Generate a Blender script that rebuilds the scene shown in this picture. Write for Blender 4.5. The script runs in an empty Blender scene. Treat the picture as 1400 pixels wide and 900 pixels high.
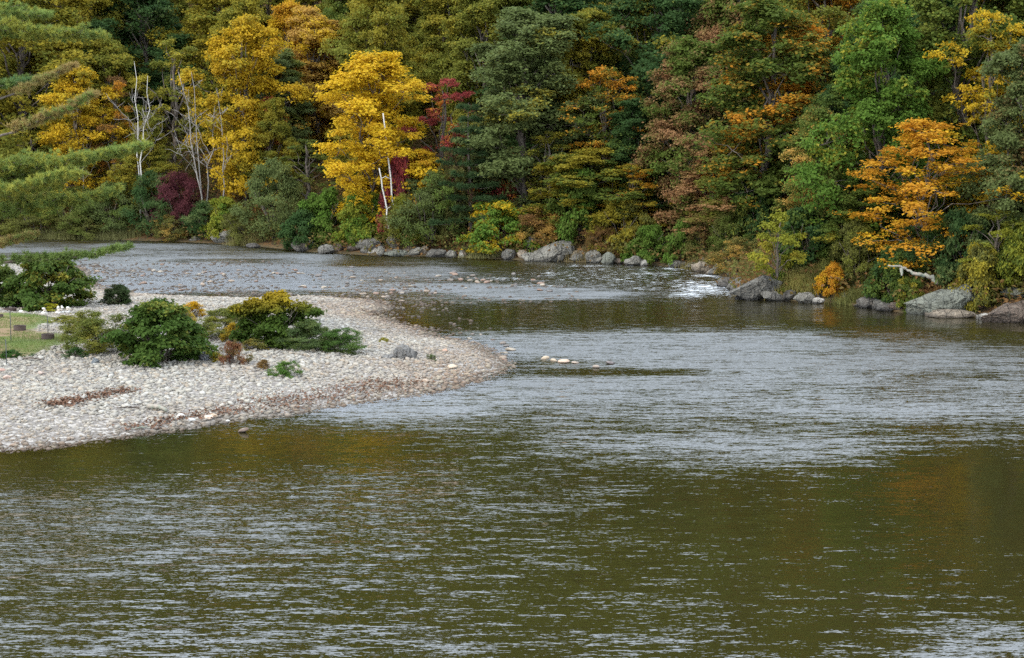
import bpy, math, random
import numpy as np
from mathutils import Vector, Matrix

# ------------------------------------------------------------------ camera
FPX, CX, CY, HC = 2100.0, 700.0, 450.0, 9.0      # focal length in photo pixels, centre, eye height
TH = math.atan(255.0 / FPX)                       # downward pitch
SC = bpy.context.scene
COL = SC.collection
cam_d = bpy.data.cameras.new("camera"); cam = bpy.data.objects.new("camera", cam_d); COL.objects.link(cam)
cam.location = (0, 0, HC); cam.rotation_euler = (math.pi / 2 - TH, 0, 0)
cam_d.sensor_width = 36; cam_d.lens = 36 * FPX / 1400; cam_d.clip_start = 0.1; cam_d.clip_end = 5000
SC.camera = cam

# ------------------------------------------------------------------ sky, sun, exposure
SUN_EL, SUN_AZ = math.radians(40), math.radians(228)    # azimuth clockwise from +Y: behind the camera, to the left
world = bpy.data.worlds.new("World"); SC.world = world; world.use_nodes = True
wn, wl = world.node_tree.nodes, world.node_tree.links
wn.clear()
w_out = wn.new("ShaderNodeOutputWorld"); w_bg = wn.new("ShaderNodeBackground")
sky = wn.new("ShaderNodeTexSky"); sky.sky_type = 'NISHITA'; sky.sun_disc = False
sky.sun_elevation = SUN_EL; sky.sun_rotation = SUN_AZ
w_tc = wn.new("ShaderNodeTexCoord"); w_map = wn.new("ShaderNodeMapping"); w_map.inputs['Scale'].default_value = (1, 1, 2.2)
w_no = wn.new("ShaderNodeTexNoise"); w_no.inputs['Scale'].default_value = 2.6; w_no.inputs['Detail'].default_value = 5
w_rp = wn.new("ShaderNodeMapRange"); w_rp.inputs[1].default_value = 0.3; w_rp.inputs[2].default_value = 0.62
w_rp.inputs[3].default_value = 0.55; w_rp.inputs[4].default_value = 0.95
w_mx = wn.new("ShaderNodeMix"); w_mx.data_type = 'RGBA'
w_mx.inputs[7].default_value = (24.5, 28.0, 33.0, 1)      # cloud layer, in the sky texture's own units
wl.new(w_tc.outputs['Generated'], w_map.inputs['Vector']); wl.new(w_map.outputs[0], w_no.inputs['Vector'])
wl.new(w_no.outputs['Fac'], w_rp.inputs[0]); wl.new(w_rp.outputs[0], w_mx.inputs[0])
wl.new(sky.outputs[0], w_mx.inputs[6]); wl.new(w_mx.outputs[2], w_bg.inputs['Color'])
w_bg.inputs['Strength'].default_value = 0.10
wl.new(w_bg.outputs[0], w_out.inputs['Surface'])

sun_d = bpy.data.lights.new("sun", 'SUN'); sun = bpy.data.objects.new("sun", sun_d); COL.objects.link(sun)
sun_d.energy = 1.8; sun_d.angle = math.radians(6); sun_d.color = (1.0, 0.93, 0.82)
sd_ = Vector((math.sin(SUN_AZ) * math.cos(SUN_EL), math.cos(SUN_AZ) * math.cos(SUN_EL), math.sin(SUN_EL)))
sun.rotation_euler = sd_.to_track_quat('Z', 'Y').to_euler()
SC.view_settings.view_transform = 'Standard'; SC.view_settings.look = 'None'
SC.view_settings.exposure = 0.42; SC.view_settings.gamma = 1.0
SC.render.engine = 'CYCLES'
SC.cycles.max_bounces = 6; SC.cycles.diffuse_bounces = 4; SC.cycles.glossy_bounces = 3
SC.cycles.transmission_bounces = 3; SC.cycles.transparent_max_bounces = 6
SC.cycles.sample_clamp_indirect = 6.0
SC.cycles.use_denoising = False

# ------------------------------------------------------------------ maths helpers
CT, ST = math.cos(TH), math.sin(TH)

def ray(px, py):
    u, v = (px - CX) / FPX, (CY - py) / FPX
    return np.array([u, CT + v * ST, -ST + v * CT])

def W(px, py, z=0.0):
    r = ray(px, py); t = (z - HC) / r[2]
    return np.array([r[0] * t, r[1] * t, z])

def z_at(py, y):
    """height whose image row is py for a point at ground distance y"""
    k = (CY - py) / FPX
    return HC + y * (k * CT - ST) / (CT + k * ST)

def ppm(y, z=2.0):
    return FPX / (y * CT - (z - HC) * ST)

def hash2(ix, iy, seed):
    h = (ix.astype(np.int64) * 374761393 + iy.astype(np.int64) * 668265263 + seed * 974634777) & 0x7fffffff
    h = ((h ^ (h >> 13)) * 1274126177) & 0x7fffffff
    return ((h ^ (h >> 16)) & 0xffff) / 65535.0

def vnoise(x, y, seed=0):
    x = np.asarray(x, float); y = np.asarray(y, float)
    ix, iy = np.floor(x), np.floor(y); fx, fy = x - ix, y - iy
    fx = fx * fx * (3 - 2 * fx); fy = fy * fy * (3 - 2 * fy)
    a, b = hash2(ix, iy, seed), hash2(ix + 1, iy, seed)
    c, d = hash2(ix, iy + 1, seed), hash2(ix + 1, iy + 1, seed)
    return (a * (1 - fx) + b * fx) * (1 - fy) + (c * (1 - fx) + d * fx) * fy

def fbm(x, y, seed=0, o=4):
    s, a, t = 0, 1.0, 0
    for k in range(o):
        s = s + a * vnoise(np.asarray(x) * 2 ** k, np.asarray(y) * 2 ** k, seed + k * 17); t += a; a *= .5
    return s / t

def sdist(poly, x, y):
    """signed distance to a polygon, positive inside"""
    x = np.asarray(x, float); y = np.asarray(y, float)
    shp = x.shape; x = x.ravel(); y = y.ravel()
    d = np.full(x.shape, 1e18); ins = np.zeros(x.shape, bool)
    n = len(poly)
    for i in range(n):
        ax, ay = poly[i]; bx, by = poly[(i + 1) % n]
        ex, ey = bx - ax, by - ay
        L = ex * ex + ey * ey + 1e-12
        t = np.clip(((x - ax) * ex + (y - ay) * ey) / L, 0, 1)
        d = np.minimum(d, (x - ax - t * ex) ** 2 + (y - ay - t * ey) ** 2)
        c = ((ay > y) != (by > y)) & (x < ex * (y - ay) / (ey if abs(ey) > 1e-12 else 1e-12) + ax)
        ins ^= c
    return (np.sqrt(d) * np.where(ins, 1, -1)).reshape(shp)

# ------------------------------------------------------------------ shape of the land
far_px = [(-260, 318), (0, 325), (80, 327), (150, 328), (250, 331), (290, 333), (350, 337), (430, 345), (520, 350), (600, 351),
          (720, 356), (800, 359), (850, 361), (900, 363), (960, 371), (990, 380), (1003, 405), (1030, 409), (1060, 411),
          (1110, 412), (1150, 415), (1230, 427), (1330, 432), (1400, 440), (1500, 452), (1700, 480)]
far_poly = [tuple(W(*p)[:2]) for p in far_px] + [(62, 52), (95, 30), (600, 0), (700, 900), (-700, 900), (-600, 260), (-140, 168)]
bar_px = [(0, 617), (94, 607), (189, 593), (265, 582), (300, 575), (350, 570), (400, 566), (440, 557), (515, 547), (580, 538), (627, 526),
          (662, 515), (682, 508), (690, 499), (676, 486), (658, 475), (635, 468), (598, 462), (570, 449), (536, 440), (505, 430),
          (530, 420), (512, 411), (430, 406), (350, 409), (300, 407), (234, 405), (181, 402), (140, 396), (119, 385), (112, 368), (60, 360), (0, 357)]
bar_poly = [tuple(W(*p)[:2]) for p in bar_px] + [(-75, 112), (-110, 90), (-110, 22), (-60, 26), (-33, 34), (-22, 41)]
lawn_px = [(-250, 424), (20, 425), (78, 430), (70, 441), (52, 452), (92, 456), (94, 468), (86, 479), (60, 482), (30, 487), (0, 489), (-250, 498)]

def H(x, y):
    x = np.asarray(x, float); y = np.asarray(y, float)
    sf = sdist(far_poly, x, y); sb = sdist(bar_poly, x, y)
    n = fbm(x * .22, y * .22, 5) - .5
    si = np.maximum(sf, 0)
    zf = 1.0 * (1 - np.exp(-si / 2.6)) + .36 * np.maximum(si - 1.5, 0) + .34 * np.maximum(si - 40, 0) - .6 * np.maximum(si - 150, 0) + n * np.minimum(si, 6) * .35  # unseen upper slope steepened to keep bright sky out of the river's reflections
    sbi = np.maximum(sb, 0)
    zb = .75 * (1 - np.exp(-sbi / 7.0)) + n * .25 * np.minimum(1, sbi / 3)
    dep = np.minimum(1.3, np.minimum(.055 * np.maximum(-sb, 0), .35 * np.maximum(-sf, 0)))
    return np.where(sf > 0, zf, np.where(sb > 0, zb, -dep))

def G(px, py):
    """point of the ground seen at a pixel of the photograph"""
    r = ray(px, py)
    t = np.arange(20, 240, .1)
    p = np.array([0, 0, HC]) + r[None, :] * t[:, None]
    hit = np.nonzero(p[:, 2] <= np.maximum(H(p[:, 0], p[:, 1]), 0))[0]
    i = hit[0] if len(hit) else len(t) - 1
    return p[i]

def bank_point(px, s):
    """point on the far bank in the direction of column px, s metres inland from the water's edge"""
    yy = np.arange(45, 320, .2)
    xx = yy * (px - CX) / FPX * CT
    sf = sdist(far_poly, xx, yy)
    i = np.nonzero(sf >= s)[0][0]
    return np.array([xx[i], yy[i], float(H(xx[i], yy[i]))])

def in_view(x, y, m=40):
    px = CX + FPX * x / (y * CT + HC * ST)
    return (px > -m) & (px < 1400 + m)

lawn_poly = []
for p in lawn_px:
    q = W(p[0], p[1], .7); lawn_poly.append((q[0], q[1]))

# ------------------------------------------------------------------ mesh helpers
class MB:
    def __init__(self): self.V = []; self.F = []; self.n = 0; self.A = {}
    def add(self, v, faces, **attr):
        v = np.asarray(v, float)
        for f in faces:
            f = np.asarray(f, np.int64)
            if len(f): self.F.append(f + self.n)
        self.V.append(v); self.n += len(v)
        for k, a in attr.items(): self.A.setdefault(k, []).append(np.broadcast_to(np.asarray(a, float), (len(v),) if np.ndim(a) < 2 else np.shape(a)))
    def mesh(self, name, mat=None, smooth=False):
        me = bpy.data.meshes.new(name)
        V = np.concatenate(self.V)
        me.vertices.add(len(V)); me.vertices.foreach_set('co', V.astype(np.float32).ravel())
        li = np.concatenate([f.ravel() for f in self.F])
        ln = np.concatenate([np.full(len(f), f.shape[1]) for f in self.F])
        me.loops.add(len(li)); me.loops.foreach_set('vertex_index', li.astype(np.int32))
        me.polygons.add(len(ln)); me.polygons.foreach_set('loop_start', (np.cumsum(ln) - ln).astype(np.int32))
        me.polygons.foreach_set('use_smooth', np.full(len(ln), smooth))
        for k, a in self.A.items():
            a = np.concatenate(a).astype(np.float32)
            if a.ndim == 1:
                at = me.attributes.new(k, 'FLOAT', 'POINT'); at.data.foreach_set('value', a)
            else:
                at = me.attributes.new(k, 'FLOAT_COLOR', 'POINT')
                at.data.foreach_set('color', np.concatenate([a, np.ones((len(a), 1), np.float32)], 1).ravel())
        me.update(calc_edges=True)
        if mat: me.materials.append(mat)
        return me

def obj(name, me, parent=None, loc=None):
    o = bpy.data.objects.new(name, me); COL.objects.link(o)
    if parent: o.parent = parent
    if loc is not None: o.location = [float(c) for c in loc]
    return o

def tag(o, label=None, cat=None, group=None, kind=None):
    if label: o['label'] = label
    if cat: o['category'] = cat
    if group: o['group'] = group
    if kind: o['kind'] = kind
    return o

def thing(name, label, cat, loc, rz=0.0, group=None):
    o = bpy.data.objects.new(name, None); COL.objects.link(o)
    o.location = [float(c) for c in loc]; o.rotation_euler = (0, 0, rz); o.empty_display_size = .3
    return tag(o, label, cat, group)

def unit(a): return a / (np.linalg.norm(a, axis=-1, keepdims=True) + 1e-9)

def tube(mb, pts, rad, sides=6, cap=True, **attr):
    pts = np.asarray(pts, float); n = len(pts)
    rad = np.broadcast_to(np.asarray(rad, float), (n,))
    t = unit(np.gradient(pts, axis=0))
    ref = np.where(np.abs(t[:, 2:3]) > .9, np.array([[1., 0, 0]]), np.array([[0, 0, 1.]]))
    a = unit(np.cross(t, ref)); b = np.cross(t, a)
    an = np.arange(sides) * 2 * math.pi / sides
    ring = pts[:, None] + rad[:, None, None] * (a[:, None] * np.cos(an)[None, :, None] + b[:, None] * np.sin(an)[None, :, None])
    i = np.arange(n - 1)[:, None] * sides; j = np.arange(sides)[None]; k = (j + 1) % sides
    q = np.stack([i + j, i + k, i + sides + k, i + sides + j], -1).reshape(-1, 4)
    fs = [q]
    if cap: fs.append(np.arange(sides)[None] + (n - 1) * sides)
    mb.add(ring.reshape(-1, 3), fs, **attr)

def bent(p0, p1, rng, n=6, wob=.06, sag=0.0):
    p0, p1 = np.asarray(p0, float), np.asarray(p1, float); L = np.linalg.norm(p1 - p0)
    t = np.linspace(0, 1, n)[:, None]
    p = p0 + (p1 - p0) * t
    w = rng.normal(0, wob * L, (n, 3)); w[0] = 0; w[-1] = 0
    p = p + w * np.sin(t * math.pi); p[:, 2] += (sag * L * np.sin(t * math.pi))[:, 0]
    return p

def leafquads(mb, P, N, T, L, Wd, fold=.18, **attr):
    """leaves: folded rhombs (two triangles each) with their own directions"""
    N = unit(N); T = unit(T - (T * N).sum(-1, keepdims=True) * N); B = np.cross(N, T)
    L = np.broadcast_to(L, (len(P),))[:, None]; Wd = np.broadcast_to(Wd, (len(P),))[:, None]
    a = P - T * L * .5; c = P + T * L * .5 - N * L * .12
    b = P + B * Wd * .5 + N * Wd * fold; d = P - B * Wd * .5 + N * Wd * fold
    V = np.stack([a, b, c, d], 1).reshape(-1, 3)
    i = np.arange(len(P))[:, None] * 4
    f = np.concatenate([i + np.array([[0, 1, 2]]), i + np.array([[0, 2, 3]])])
    mb.add(V, [f], **{k: np.repeat(v, 4, 0) for k, v in attr.items()})

# ------------------------------------------------------------------ materials
def newmat(name):
    m = bpy.data.materials.new(name); m.use_nodes = True
    nt = m.node_tree; nt.nodes.clear()
    return m, nt.nodes, nt.links

class NT:
    """small wrapper to chain shader nodes"""
    def __init__(self, name): self.m, self.n, self.l = newmat(name); self.out = self.n.new("ShaderNodeOutputMaterial")
    def node(self, t, **kw):
        x = self.n.new(t)
        for k, v in kw.items(): setattr(x, k, v)
        return x
    def put(self, sock, v):
        if hasattr(v, 'is_output'): self.l.new(v, sock)
        else: sock.default_value = v
    def math(self, op, a, b=0.0, c=None):
        x = self.node("ShaderNodeMath", operation=op); self.put(x.inputs[0], a); self.put(x.inputs[1], b)
        if c is not None: self.put(x.inputs[2], c)
        return x.outputs[0]
    def vmath(self, op, a, b=None, s=None):
        x = self.node("ShaderNodeVectorMath", operation=op); self.put(x.inputs[0], a)
        if b is not None: self.put(x.inputs[1], b)
        if s is not None: self.put(x.inputs['Scale'], s)
        return x.outputs[0]
    def mix(self, f, a, b, blend='MIX'):
        x = self.node("ShaderNodeMix", data_type='RGBA', blend_type=blend); self.put(x.inputs[0], f)
        self.put(x.inputs[6], a if hasattr(a, 'is_output') else (*a, 1)); self.put(x.inputs[7], b if hasattr(b, 'is_output') else (*b, 1))
        return x.outputs[2]
    def rng(self, v, a, b, c=0.0, d=1.0, smooth=False):
        x = self.node("ShaderNodeMapRange"); x.clamp = True
        if smooth: x.interpolation_type = 'SMOOTHSTEP'
        self.put(x.inputs[0], v)
        for i, q in enumerate((a, b, c, d)): self.put(x.inputs[i + 1], q)
        return x.outputs[0]
    def attr(self, name, t='GEOMETRY', out='Fac'):
        x = self.node("ShaderNodeAttribute"); x.attribute_type = t; x.attribute_name = name
        return x.outputs[out]
    def noise(self, vec, scale, detail=3.0, rough=.55, out='Fac'):
        x = self.node("ShaderNodeTexNoise"); self.put(x.inputs['Vector'], vec)
        x.inputs['Scale'].default_value = scale; x.inputs['Detail'].default_value = detail; x.inputs['Roughness'].default_value = rough
        return x.outputs[out]
    def pos(self): return self.node("ShaderNodeNewGeometry").outputs['Position']
    def bsdf(self, col, rough=.8, spec=.3, normal=None):
        x = self.node("ShaderNodeBsdfPrincipled"); self.put(x.inputs['Base Color'], col if hasattr(col, 'is_output') else (*col, 1))
        self.put(x.inputs['Roughness'], rough); x.inputs['Specular IOR Level'].default_value = spec
        if normal is not None: self.l.new(normal, x.inputs['Normal'])
        return x.outputs[0]
    def bump(self, h, s=.5, d=.1):
        x = self.node("ShaderNodeBump"); x.inputs['Strength'].default_value = s; x.inputs['Distance'].default_value = d
        self.l.new(h, x.inputs['Height']); return x.outputs[0]
    def done(self, sh): self.l.new(sh, self.out.inputs['Surface']); return self.m

def make_leaf_mat():
    k = NT("leaf")
    A = k.attr('tint_a', 'OBJECT', 'Color'); B = k.attr('tint_b', 'OBJECT', 'Color'); amt = k.attr('tint_mix', 'OBJECT', 'Fac')
    oi = k.node("ShaderNodeObjectInfo").outputs['Random']
    tc = k.node("ShaderNodeTexCoord").outputs['Object']
    off = k.node("ShaderNodeCombineXYZ"); k.put(off.inputs[0], k.math('MULTIPLY', oi, 57.0)); k.put(off.inputs[1], k.math('MULTIPLY', oi, 91.0))
    v = k.vmath('ADD', tc, off.outputs[0])
    n1 = k.noise(v, .30, 3, .6)
    cl, var = k.attr('clump'), k.attr('var')
    f = k.math('ADD', k.math('MULTIPLY', n1, .9), k.math('ADD', k.math('MULTIPLY', cl, .38), k.math('MULTIPLY', var, .22)))
    thr = k.math('SUBTRACT', 1.12, k.math('MULTIPLY', amt, .78))
    fac = k.rng(f, k.math('SUBTRACT', thr, .10), k.math('ADD', thr, .16), smooth=True)
    top = k.math('MULTIPLY', k.attr('hgt'), k.attr('tint_top', 'OBJECT', 'Fac'))
    fac = k.math('MINIMUM', 1.0, k.math('ADD', fac, k.rng(k.math('ADD', top, k.math('MULTIPLY', n1, .5)), .75, 1.1)))
    c = k.mix(fac, A, B)
    br = k.math('ADD', .72, k.math('ADD', k.math('MULTIPLY', var, .40), k.math('MULTIPLY', cl, .26)))
    hs = k.node("ShaderNodeHueSaturation"); k.put(hs.inputs['Color'], c); k.put(hs.inputs['Value'], br)
    k.put(hs.inputs['Hue'], k.math('ADD', .485, k.math('MULTIPLY', k.noise(v, .9, 2), .03)))
    bs = k.bsdf(hs.outputs[0], .6, .07)
    tr = k.node("ShaderNodeBsdfTranslucent"); k.l.new(hs.outputs[0], tr.inputs['Color'])
    ms = k.node("ShaderNodeMixShader"); ms.inputs[0].default_value = .45
    k.l.new(bs, ms.inputs[1]); k.l.new(tr.outputs[0], ms.inputs[2])
    return k.done(ms.outputs[0])

def make_bark_mat(name, base, dark, scale=6.0, zst=.25):
    k = NT(name)
    tc = k.node("ShaderNodeTexCoord").outputs['Object']
    mp = k.node("ShaderNodeMapping"); k.l.new(tc, mp.inputs[0]); mp.inputs['Scale'].default_value = (1, 1, zst)
    n = k.noise(mp.outputs[0], scale, 4, .65)
    c = k.mix(k.rng(n, .35, .65), dark, base)
    return k.done(k.bsdf(c, .9, .15, k.bump(n, .6, .03)))

def make_birch_mat():
    k = NT("birch_bark")
    tc = k.node("ShaderNodeTexCoord").outputs['Object']
    mp = k.node("ShaderNodeMapping"); k.l.new(tc, mp.inputs[0]); mp.inputs['Scale'].default_value = (1.2, 1.2, 5)
    n = k.noise(mp.outputs[0], 1.6, 4, .7)
    c = k.mix(k.rng(n, .56, .66), (.43, .40, .35), (.09, .085, .07))
    return k.done(k.bsdf(c, .75, .2))

def make_rock_mat():
    k = NT("rock")
    tint = k.attr('tint_a', 'OBJECT', 'Color')
    p = k.pos()
    n1 = k.noise(p, 1.1, 5, .65); n2 = k.noise(p, 6.0, 5, .7)
    st = k.node("ShaderNodeMapping"); k.l.new(p, st.inputs[0]); st.inputs['Scale'].default_value = (3.5, 2.5, .5); st.inputs['Rotation'].default_value = (.3, .45, 0)
    n3 = k.noise(st.outputs[0], 1.6, 4, .6)
    c = k.mix(k.rng(n1, .38, .68), k.vmath('SCALE', tint, s=.55), tint)
    c = k.mix(k.rng(n3, .5, .66, 0, .55), c, k.vmath('SCALE', tint, s=.4))
    c = k.mix(k.rng(n2, .58, .7, 0, .5), c, (.34, .35, .28))
    c = k.mix(k.rng(k.noise(p, 2.3, 3), .60, .72, 0, .6), c, (.10, .075, .05))
    sep = k.node("ShaderNodeSeparateXYZ"); k.l.new(p, sep.inputs[0])
    wet = k.rng(k.math('ADD', sep.outputs[2], k.math('MULTIPLY', n1, .18)), .12, .34, 1, 0)    # damp band at the waterline
    c = k.mix(wet, c, k.vmath('SCALE', tint, s=.22))
    rg = k.math('SUBTRACT', .88, k.math('MULTIPLY', wet, .5))
    h = k.math('ADD', k.math('MULTIPLY', n3, .7), k.math('MULTIPLY', n2, .5))
    cr = k.node('ShaderNodeTexVoronoi'); cr.feature = 'DISTANCE_TO_EDGE'; cr.inputs['Scale'].default_value = .42
    k.l.new(k.vmath('ADD', st.outputs[0], k.vmath('SCALE', k.noise(p, 1.5, 3, .6, 'Color'), s=1.2)), cr.inputs['Vector'])
    ck = k.rng(cr.outputs['Distance'], .0, .05)
    c = k.mix(ck, k.vmath('SCALE', c, s=.72), c)
    h = k.math('ADD', h, k.math('MULTIPLY', ck, .25))
    return k.done(k.bsdf(c, rg, .3, k.bump(h, 1.0, .5)))

def make_cobble_mat():
    k = NT("cobble")
    p = k.pos()
    col = k.mix(k.rng(k.noise(p, 14, 3), .4, .7, 0, .45), k.attr('tint_a', 'OBJECT', 'Color'), (.27, .24, .20))
    sep = k.node("ShaderNodeSeparateXYZ"); k.l.new(p, sep.inputs[0])
    wet = k.rng(sep.outputs[2], .0, .07, .8, 0)
    c = k.mix(wet, col, k.vmath('SCALE', col, s=.35))
    return k.done(k.bsdf(c, .8, .3, k.bump(k.noise(p, 30, 2), .3, .02)))

def make_gravel_mat():
    k = NT("gravel_stone")
    p = k.pos()
    col = k.attr('col', out='Color')
    c = k.mix(k.rng(k.noise(p, 18, 2), .45, .7, 0, .35), col, (.28, .25, .21))
    sep = k.node('ShaderNodeSeparateXYZ'); k.l.new(p, sep.inputs[0])
    c = k.mix(k.rng(sep.outputs[2], .03, .13, .75, 0), c, k.vmath('SCALE', c, s=.38))   # damp edge at the waterline
    return k.done(k.bsdf(c, .85, .25))

def make_plain(name, col, rough=.8, var=.35, scale=8.0, spec=.2):
    k = NT(name)
    n = k.noise(k.pos(), scale, 4)
    c = k.mix(k.rng(n, .3, .7, 0, var), col, tuple(x * .4 for x in col))
    return k.done(k.bsdf(c, rough, spec, k.bump(n, .4, .02)))

def make_tint_blade():
    k = NT("grass_blade")
    A = k.attr('tint_a', 'OBJECT', 'Color'); B = k.attr('tint_b', 'OBJECT', 'Color')
    c = k.mix(k.attr('var'), A, B)
    bs = k.bsdf(c, .7, .15)
    tr = k.node("ShaderNodeBsdfTranslucent"); k.l.new(c, tr.inputs['Color'])
    ms = k.node("ShaderNodeMixShader"); ms.inputs[0].default_value = .3
    k.l.new(bs, ms.inputs[1]); k.l.new(tr.outputs[0], ms.inputs[2])
    return k.done(ms.outputs[0])

LEAF = make_leaf_mat(); BARK = make_bark_mat("bark", (.16, .13, .10), (.045, .035, .028))
PALEBARK = make_bark_mat("pale_bark", (.27, .245, .215), (.14, .12, .10), 4.0, .4)
BIRCH = make_birch_mat(); ROCK = make_rock_mat(); COBBLE = make_cobble_mat(); GRAVEL = make_gravel_mat()
BLADE = make_tint_blade()
DRIFT = make_bark_mat("driftwood", (.30, .25, .20), (.13, .16, .12), 5, .6)
RUST = make_plain("rusty_steel", (.085, .055, .042), .7, .6, 9, .4)
STEEL = make_plain("dark_stake", (.05, .055, .05), .6, .3, 9, .4)
DEBRIS = make_plain("leaf_debris", (.16, .085, .05), .9, .6, 3)

def make_ground_mat():
    k = NT("ground")
    p = k.pos()
    bar, lawn, bank = k.attr('bar'), k.attr('lawn'), k.attr('bank')
    bed = k.mix(k.noise(p, 1.2, 4), (.10, .075, .04), (.055, .045, .022))
    vo = k.node("ShaderNodeTexVoronoi"); k.l.new(p, vo.inputs['Vector']); vo.inputs['Scale'].default_value = 5.0
    gr = k.mix(k.rng(vo.outputs['Distance'], .1, .6), (.40, .36, .31), (.16, .14, .12))
    n = k.noise(p, .55, 5, .6)
    lit = k.mix(k.rng(n, .4, .6), (.045, .030, .018), (.085, .06, .025))
    lit = k.mix(k.rng(k.noise(p, 1.7, 4), .48, .62), lit, (.15, .07, .025))
    lw = k.mix(k.rng(k.noise(p, .35, 4), .42, .58), (.10, .125, .03), (.19, .13, .07))
    c = k.mix(bar, bed, gr); c = k.mix(lawn, c, lw); c = k.mix(bank, c, lit)
    return k.done(k.bsdf(c, .95, .1, k.bump(k.noise(p, 5, 4), .6, .1)))

def make_water_mat():
    k = NT("river_water")
    p = k.pos()
    rough, shal, foam = k.attr('ripple'), k.attr('shallow'), k.attr('foam')
    def slopes(sx, sy, scale, det, ro, seed):
        mp = k.node("ShaderNodeMapping"); k.l.new(p, mp.inputs[0]); mp.inputs['Scale'].default_value = (sx, sy, 1)
        mp.inputs['Location'].default_value = (seed * 3.7, seed * 5.1, seed); mp.inputs['Rotation'].default_value = (0, 0, .06)
        col = k.noise(mp.outputs[0], scale, det, ro, 'Color')
        return k.vmath('SUBTRACT', col, (.5, .5, .5))
    s1 = slopes(.6, 3.4, 1.0, 3, .6, 1)       # long wavelets
    s2 = slopes(1.6, 9.0, 1.6, 3, .65, 2)       # cat's paws
    s3 = slopes(4.0, 15.0, 2.4, 2, .6, 3)       # fine ripples
    s = k.vmath('ADD', k.vmath('SCALE', s1, s=.34), k.vmath('ADD', k.vmath('SCALE', s2, s=.42), k.vmath('SCALE', s3, s=.36)))
    sp = k.node("ShaderNodeSeparateXYZ"); k.l.new(s, sp.inputs[0])
    peak = k.math('MULTIPLY', sp.outputs[1], k.math('ADD', .25, k.math('MULTIPLY', k.math('ABSOLUTE', sp.outputs[1]), 7.0)))   # steep crests are rarer than gentle ones
    cb = k.node("ShaderNodeCombineXYZ"); k.l.new(sp.outputs[0], cb.inputs[0]); k.l.new(peak, cb.inputs[1])
    s = k.vmath('SCALE', k.vmath('MULTIPLY', cb.outputs[0], (.55, 1.35, 0)), s=k.math('MULTIPLY', rough, 2.4))
    ln = k.node('ShaderNodeCombineXYZ'); k.put(ln.inputs[1], k.math('MULTIPLY', k.attr('lean'), -1.0))   # silver sheen put in as tilted normals that mirror more sky
    s = k.vmath('ADD', s, ln.outputs[0])
    geo = k.node("ShaderNodeNewGeometry")
    N = k.vmath('NORMALIZE', k.vmath('ADD', s, geo.outputs['Normal']))
    fr = k.node("ShaderNodeFresnel"); fr.inputs['IOR'].default_value = 1.6; k.l.new(N, fr.inputs['Normal'])
    gl = k.node("ShaderNodeBsdfGlossy"); k.put(gl.inputs['Roughness'], k.math('ADD', .012, k.math('MULTIPLY', k.attr('micro'), .42))); gl.inputs['Color'].default_value = (1, 1, 1, 1); k.l.new(N, gl.inputs['Normal'])
    deep = k.node("ShaderNodeBsdfDiffuse"); deep.inputs['Color'].default_value = (.018, .015, .0040, 1)
    tr = k.node("ShaderNodeBsdfTransparent"); tr.inputs['Color'].default_value = (.62, .52, .32, 1)
    body = k.node("ShaderNodeMixShader"); k.l.new(shal, body.inputs[0]); k.l.new(deep.outputs[0], body.inputs[1]); k.l.new(tr.outputs[0], body.inputs[2])
    m1 = k.node("ShaderNodeMixShader"); k.l.new(fr.outputs[0], m1.inputs[0]); k.l.new(body.outputs[0], m1.inputs[1]); k.l.new(gl.outputs[0], m1.inputs[2])
    mp = k.node("ShaderNodeMapping"); k.l.new(p, mp.inputs[0]); mp.inputs['Scale'].default_value = (.9, 2.6, 1)
    fn = k.noise(mp.outputs[0], 1.5, 6, .75)
    fm = k.rng(k.math('ADD', k.math('MULTIPLY_ADD', fn, 1.7, -.35), k.math('MULTIPLY', foam, .42)), .70, .90, 0, .75)
    fm = k.math('MULTIPLY', fm, k.rng(foam, .02, .2))
    fd = k.node("ShaderNodeBsdfDiffuse"); fd.inputs['Color'].default_value = (.80, .82, .82, 1)
    m2 = k.node("ShaderNodeMixShader"); k.l.new(fm, m2.inputs[0]); k.l.new(m1.outputs[0], m2.inputs[1]); k.l.new(fd.outputs[0], m2.inputs[2])
    return k.done(m2.outputs[0])

GROUND_M = make_ground_mat(); WATER_M = make_water_mat()

# ------------------------------------------------------------------ ground sheet and river
def axis(lo, a, b, hi, fine, growth=1.25):
    c = [a + fine * i for i in range(int((b - a) / fine) + 1)]
    s = fine; x = c[-1]
    while x < hi: s *= growth; x += s; c.append(x)
    s = fine; x = c[0]
    while x > lo: s *= growth; x -= s; c.insert(0, x)
    return np.array(c)

def grid(xs, ys):
    X, Y = np.meshgrid(xs, ys)
    nx, ny = len(xs), len(ys)
    i = (np.arange(ny - 1)[:, None] * nx + np.arange(nx - 1)[None]).ravel()
    return X.ravel(), Y.ravel(), np.stack([i, i + 1, i + nx + 1, i + nx], 1)

X, Y, Q = grid(axis(-900, -56, 46, 900, .6), axis(-300, 36, 175, 1100, .6))
Z = H(X, Y); SF = sdist(far_poly, X, Y); SB = sdist(bar_poly, X, Y)
mb = MB()
a_lawn = np.clip(sdist(lawn_poly, X, Y) * 1.2 + .5 + 1.5 * (fbm(X * .8, Y * .8, 9) - .5), 0, 1)
mb.add(np.stack([X, Y, Z], 1), [Q], bar=np.clip(SB * 2 + .6, 0, 1), lawn=a_lawn, bank=np.clip(SF * 1.2, 0, 1))
tag(obj('ground', mb.mesh('ground', GROUND_M, True)), kind='structure')

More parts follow.
